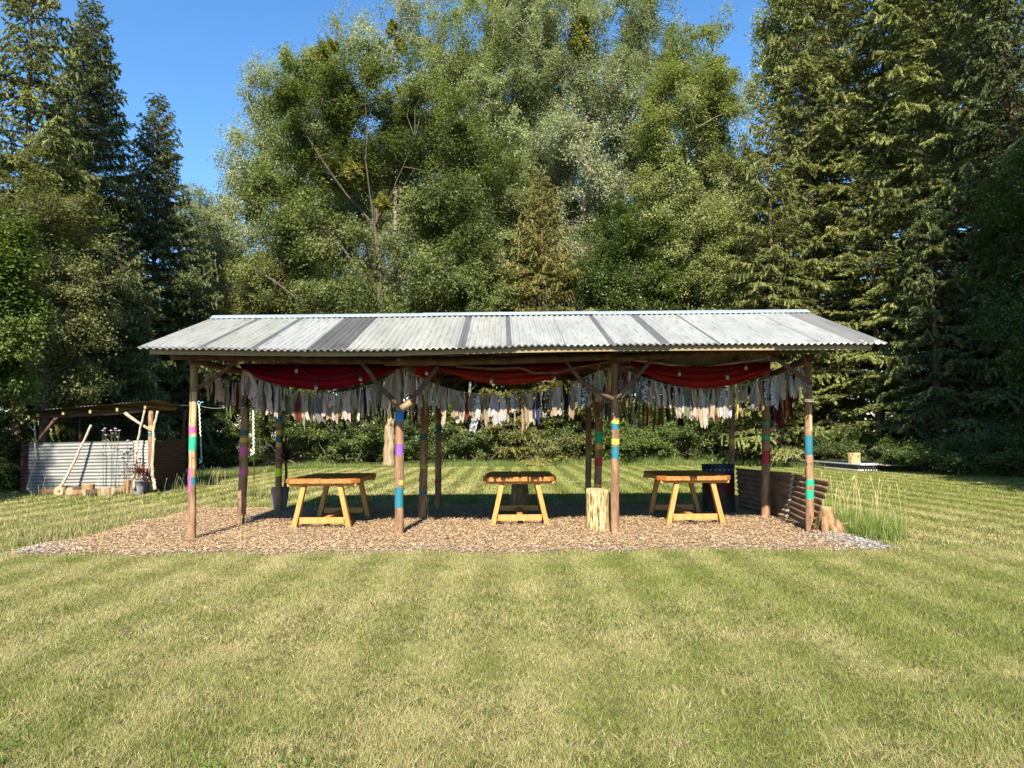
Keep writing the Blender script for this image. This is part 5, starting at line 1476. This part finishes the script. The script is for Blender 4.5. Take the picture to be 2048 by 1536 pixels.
# ------------------------------------------------------------ grass
rng = np.random.default_rng(5)
def grass_colour(x, y, rnd, dry_add=0.0, green=0.0):
    stripe = np.sin(2*np.pi*(x+.04*vnoise(x,y,3,31))/.72)
    dry = .55*vnoise(x,y,1.3,1)+.65*vnoise(x,y,.30,2)+.25*vnoise(x,y,4.0,4) - .33
    dry = dry + .075*stripe + .17*np.clip(-x/4,-.9,1) + .03 + dry_add
    dry = dry - .35*np.clip((y-11)/8,0,.7) - green
    p = np.clip(dry*.95, .06, .92)
    isdry = rnd.random(len(x)) < p
    n = len(x)
    g1 = np.array([[.190,.235,.046],[.135,.185,.034],[.245,.275,.064],[.275,.280,.082]])
    d1 = np.array([[.50,.42,.20],[.40,.33,.14],[.58,.51,.27],[.36,.30,.12]])
    c = np.where(isdry[:,None], d1[rnd.integers(0,4,n)], g1[rnd.integers(0,4,n)])
    return c*rnd.uniform(.75,1.25,n)[:,None], stripe, isdry
def blades(x, y, h, wd, lean, rnd, stripe=None, z=0.0, yaw=None):
    n = len(x)
    a = rnd.uniform(0, 2*np.pi, n) if yaw is None else yaw
    ld = rnd.uniform(0, 2*np.pi, n)
    lx = np.cos(ld)*lean; ly = np.sin(ld)*lean
    if stripe is not None: ly = ly + .45*np.tanh(stripe*2.5)*np.clip(y/14,.42,1.0)
    b = np.stack([x, y, np.zeros(n)+z], -1)
    s = np.stack([np.cos(a), np.sin(a), np.zeros(n)], -1)*wd[:,None]/2
    t = b + np.stack([lx*h, ly*h, h], -1)
    return np.stack([b-s, b+s, t], 1)
def on_grass(x, y, rnd, soft=.06):
    ok = pad_inset(x, y) < rnd.uniform(-soft, soft*1.3, len(x))
    ok &= y < lawn_back(x)+.6
    ok &= ~((np.abs(x-at(60,980,18.6).x) > 0) & (x > -12.7) & (x < -9.55) & (y > 18.6))
    return ok
Vs, Cs = [], []
def field(y0, y1, dens, h0, h1, w0, w1, leanm, pad=.6, tuft=.0):
    # wedge of lawn the photograph (and a step aside) can see
    A_ = (y1-y0)*(.75*(y0+y1)+2*pad+2)
    n = int(A_*dens)
    y = np.sqrt(rng.uniform(y0**2, y1**2, n))
    x = rng.uniform(-1,1,n)*(.75*y+pad+.8)
    m = on_grass(x, y, rng); x, y = x[m], y[m]; n = len(x)
    # gather into tufts
    x = x + (vnoise(x,y,.09,41)-.5)*.06; y = y + (vnoise(x,y,.09,42)-.5)*.06
    c, st, isdry = grass_colour(x, y, rng)
    h = rng.uniform(h0, h1, n)*(.75+.6*vnoise(x,y,.25,12)); wd = rng.uniform(w0, w1, n)
    lean = np.abs(rng.normal(0, leanm, n))*np.where(isdry,1.4,1.0)
    Vs.append(blades(x, y, h, wd, lean, rng, st)); Cs.append(c)
field(2.9, 5.2, 21000, .012, .036, .0018, .0038, 1.0)
field(5.2, 9.3, 11500, .014, .038, .0026, .0052, 1.0)
field(9.3, 16, 3000, .018, .045, .005, .009, .9)
field(16, 33, 800, .025, .06, .010, .020, .8)
# clover and low weeds in the nearest corner
n = 9000
x = rng.uniform(-4.2, -.6, n); y = rng.uniform(3.1, 5.4, n)
k = (vnoise(x,y,.5,51)*.7+vnoise(x,y,.16,52)*.4 + .18*(-x-1.5)/2 - .25*(y-3.6)) > .62
x, y = x[k], y[k]; n = len(x)
P = np.stack([x,y,rng.uniform(.012,.04,n)],-1)
q = leaf_quads(rng, P, .022, .018, 1.6)
Vq = np.concatenate([q[:,[0,1,2]], q[:,[0,2,3]]]); 
cc = np.array([.085,.165,.022])*rng.uniform(.7,1.4,n)[:,None]
Vs.append(Vq); Cs.append(np.concatenate([cc,cc]))
# small yellow flowers
n = 22; x = rng.uniform(-5,3.5,n); y = rng.uniform(3.4,8.5,n); P = np.stack([x,y,np.full(n,.045)],-1)
q = leaf_quads(rng, P, .016, .015, 2.5); Vs.append(np.concatenate([q[:,[0,1,2]], q[:,[0,2,3]]])); Cs.append(np.tile([.85,.62,.02],(2*n,1)))
# loose dry clippings
n = 16000; y = np.sqrt(rng.uniform(3.0**2, 9.2**2, n)); x = rng.uniform(-1,1,n)*(.75*y+.8)
k = vnoise(x,y,.6,61) > .5; x, y = x[k], y[k]; n = len(x)
aa = rng.uniform(0,6.28,n); l = rng.uniform(.03,.10,n); d = np.stack([np.cos(aa),np.sin(aa),rng.normal(0,.18,n)],-1); s = np.stack([-np.sin(aa),np.cos(aa),np.zeros(n)],-1)*.0016
P = np.stack([x,y,rng.uniform(.02,.045,n)],-1)
Vs.append(np.stack([P-d*l[:,None]/2-s, P-d*l[:,None]/2+s, P+d*l[:,None]/2],1)); Cs.append(np.array([.50,.42,.22])*rng.uniform(.7,1.15,n)[:,None])
put(poly_mesh('grass', np.concatenate(Vs), 3, col_mat('grass_colours', .32, .6, .2), attrs={'col': np.concatenate(Cs)}), kind='stuff')

# longer uncut grass
Vs, Cs = [], []
def tall(cx_, cy_, sx, sy, n, h0, h1, wd, green=(.115,.18,.035), straw=.15, seg=4, keep=None, lean=.35, shape='ell'):
    if shape == 'ell':
        a = rng.uniform(0,6.28,n); r = np.sqrt(rng.random(n)); x = cx_+np.cos(a)*r*sx; y = cy_+np.sin(a)*r*sy
    else:
        x = cx_+rng.uniform(-sx,sx,n); y = cy_+rng.uniform(-sy,sy,n)
    if keep is not None:
        m = keep(x,y); x, y = x[m], y[m]; n = len(x)
    h = rng.uniform(h0,h1,n)*(.6+.8*vnoise(x,y,.3,71)); az = rng.uniform(0,6.28,n); ln = np.abs(rng.normal(0,lean,n))
    dry = rng.random(n) < straw
    c = np.where(dry[:,None], np.array([.46,.37,.18]), np.array(green))*rng.uniform(.7,1.3,n)[:,None]
    s = np.stack([np.cos(az+1.57), np.sin(az+1.57), np.zeros(n)],-1)*wd/2
    dh = np.stack([np.cos(az), np.sin(az), np.zeros(n)],-1)
    prev = np.stack([x,y,np.zeros(n)],-1); pw = 1.0
    for j in range(1, seg+1):
        t = j/seg
        cur = np.stack([x,y,np.zeros(n)],-1) + dh*(ln*h*t*t)[:,None] + np.array([0,0,1.0])*(h*(t-.28*ln*t*t))[:,None]
        w2 = 1-t**2
        Vs.append(np.stack([prev-s*pw, prev+s*pw, cur+s*w2],1)); Cs.append(c)
        if w2 > .05: Vs.append(np.stack([prev-s*pw, cur+s*w2, cur-s*w2],1)); Cs.append(c)
        prev = cur; pw = w2
def seed_heads(x, y, h, lean=.15):
    n = len(x); az = rng.uniform(0,6.28,n); d = np.stack([np.cos(az),np.sin(az),np.zeros(n)],-1); ln = np.abs(rng.normal(.15,lean,n))
    b = np.stack([x,y,np.zeros(n)],-1); m_ = b + d*(ln*h*.3)[:,None]+np.array([0,0,.6])*h[:,None]; t = b + d*(ln*h)[:,None]+np.array([0,0,.97])*h[:,None]
    s = np.stack([np.ones(n)*.0022,np.zeros(n),np.zeros(n)],-1)
    c = np.array([.52,.44,.22])*rng.uniform(.75,1.2,n)[:,None]
    for p, q in ((b,m_),(m_,t)):
        Vs.append(np.stack([p-s,p+s,q+s],1)); Cs.append(c); Vs.append(np.stack([p-s,q+s,q-s],1)); Cs.append(c)
    ax = unit(t-m_); e = t+ax*.075
    for k in range(3):
        sd = np.stack([np.cos(k*1.05)*np.ones(n),np.sin(k*1.05)*np.ones(n),np.zeros(n)],-1)*.008
        Vs.append(np.stack([t-ax*.02,t+ax*.02+sd,e],1)); Cs.append(c*1.15); Vs.append(np.stack([t-ax*.02,e,t+ax*.02-sd],1)); Cs.append(c*1.15)
# clump past the windbreak
off = lambda x,y: ~((x < 4.75) & (y > 9.6)) & ~((x-4.3)**2+(y-10.4)**2 < .06)
tall(5.1, 11.0, .5, 1.4, 5200, .14, .38, .006, green=(.16,.23,.045), keep=off, straw=.08, lean=.5)
tall(5.0, 12.4, .4, 1.6, 2000, .10, .28, .007, keep=off, straw=.15)
n = 46; a = rng.uniform(0,6.28,n); r = np.sqrt(rng.random(n)); seed_heads(5.25+np.cos(a)*r*.55, 11.0+np.sin(a)*r*1.2, rng.uniform(.45,.80,n))
# fringe along the open end of the chip bed
padk = lambda x,y: pad_inset(x,y) < .03
tall(-6.65, 12.0, .35, 2.2, 3600, .05, .15, .006, keep=padk, straw=.4, shape='box', green=(.13,.17,.045))
tall(-7.6, 12.4, 1.1, 2.4, 3000, .04, .11, .006, keep=padk, straw=.45, shape='box', green=(.14,.17,.05))
n = 40; n = 18; seed_heads(rng.uniform(-9.0,-6.6,n), rng.uniform(11.5,16.0,n), rng.uniform(.15,.34,n))
tall(-4.6, 14.75, 1.6, .25, 1500, .05, .16, .006, keep=padk, straw=.25, shape='box')
tall(0, 8.95, 6.5, .16, 3600, .03, .09, .005, keep=padk, straw=.4, shape='box')
# weeds around the shed
tall(-11.2, 17.6, 1.9, .5, 1500, .04, .13, .007, straw=.3, shape='box')
n = 26; seed_heads(rng.uniform(-12.6,-9,n), rng.uniform(16.4,17.9,n), rng.uniform(.2,.5,n))
tall(-9.7, 21.0, .8, 1.6, 1500, .08, .3, .008, straw=.3, shape='box')
n = 30; seed_heads(rng.uniform(-9.6,-8.6,n), rng.uniform(18.5,22,n), rng.uniform(.3,.55,n))
for px, py in ((404,968),(509,993),(418,966)):
    c = gp(px,py); tall(c.x, c.y, .25, .3, 420, .1,.38,.006, straw=.3)
    seed_heads(c.x+rng.uniform(-.25,.25,6), c.y+rng.uniform(-.2,.2,6), rng.uniform(.35,.6,6))
# rough band at the far edge of the lawn
n = 30000; x = rng.uniform(-13,17,n); y = lawn_back(x)+rng.uniform(-.5,1.6,n)
gb = lambda: None
def band(x0, x1, d0, d1, n, h0, h1, wd, green, straw):
    x = rng.uniform(x0,x1,n); yy = lawn_back(x)+rng.uniform(d0,d1,n)
    h = rng.uniform(h0,h1,n)*(.4+1.1*vnoise(x,yy,1.2,81)); az = rng.uniform(0,6.28,n); ln = np.abs(rng.normal(0,.35,n))*h
    s = np.stack([np.cos(az),np.sin(az),np.zeros(n)],-1)*wd/2
    b = np.stack([x,yy,np.zeros(n)],-1); t = b+np.stack([np.cos(az+1)*ln,np.sin(az+1)*ln,h],-1)
    dry = rng.random(n) < straw
    c = np.where(dry[:,None], np.array([.42,.35,.17]), np.array(green))*rng.uniform(.65,1.35,n)[:,None]
    Vs.append(np.stack([b-s,b+s,t],1)); Cs.append(c)
band(-13, 9.5, -.35, 1.8, 34000, .08, .36, .016, (.13,.19,.04), .10)
band(2.5, 9.0, .1, 2.0, 12000, .2, .6, .018, (.15,.22,.045), .08)
band(9, 18, -.3, 1.6, 12000, .1, .42, .018, (.08,.13,.03), .1)
# weeds standing on the chips and near the tables
for px, py, hh in ((480,1100,.42),(852,1045,.38),(741,1010,.3),(750,1002,.35),(765,1000,.3)):
    c = gp(px,py); seed_heads(c.x+rng.uniform(-.05,.05,2), c.y+rng.uniform(-.05,.05,2), np.full(2,hh))
for px, py in ((1083,1092),(1250,1097),(1400,1090),(1040,1088),(900,1098)):
    c = gp(px,py); tall(c.x, c.y, .06, .05, 40, .05,.12,.006, straw=.1)
put(poly_mesh('long_grass', np.concatenate(Vs), 3, bpy.data.materials['grass_colours'], attrs={'col': np.concatenate(Cs)}), kind='stuff')
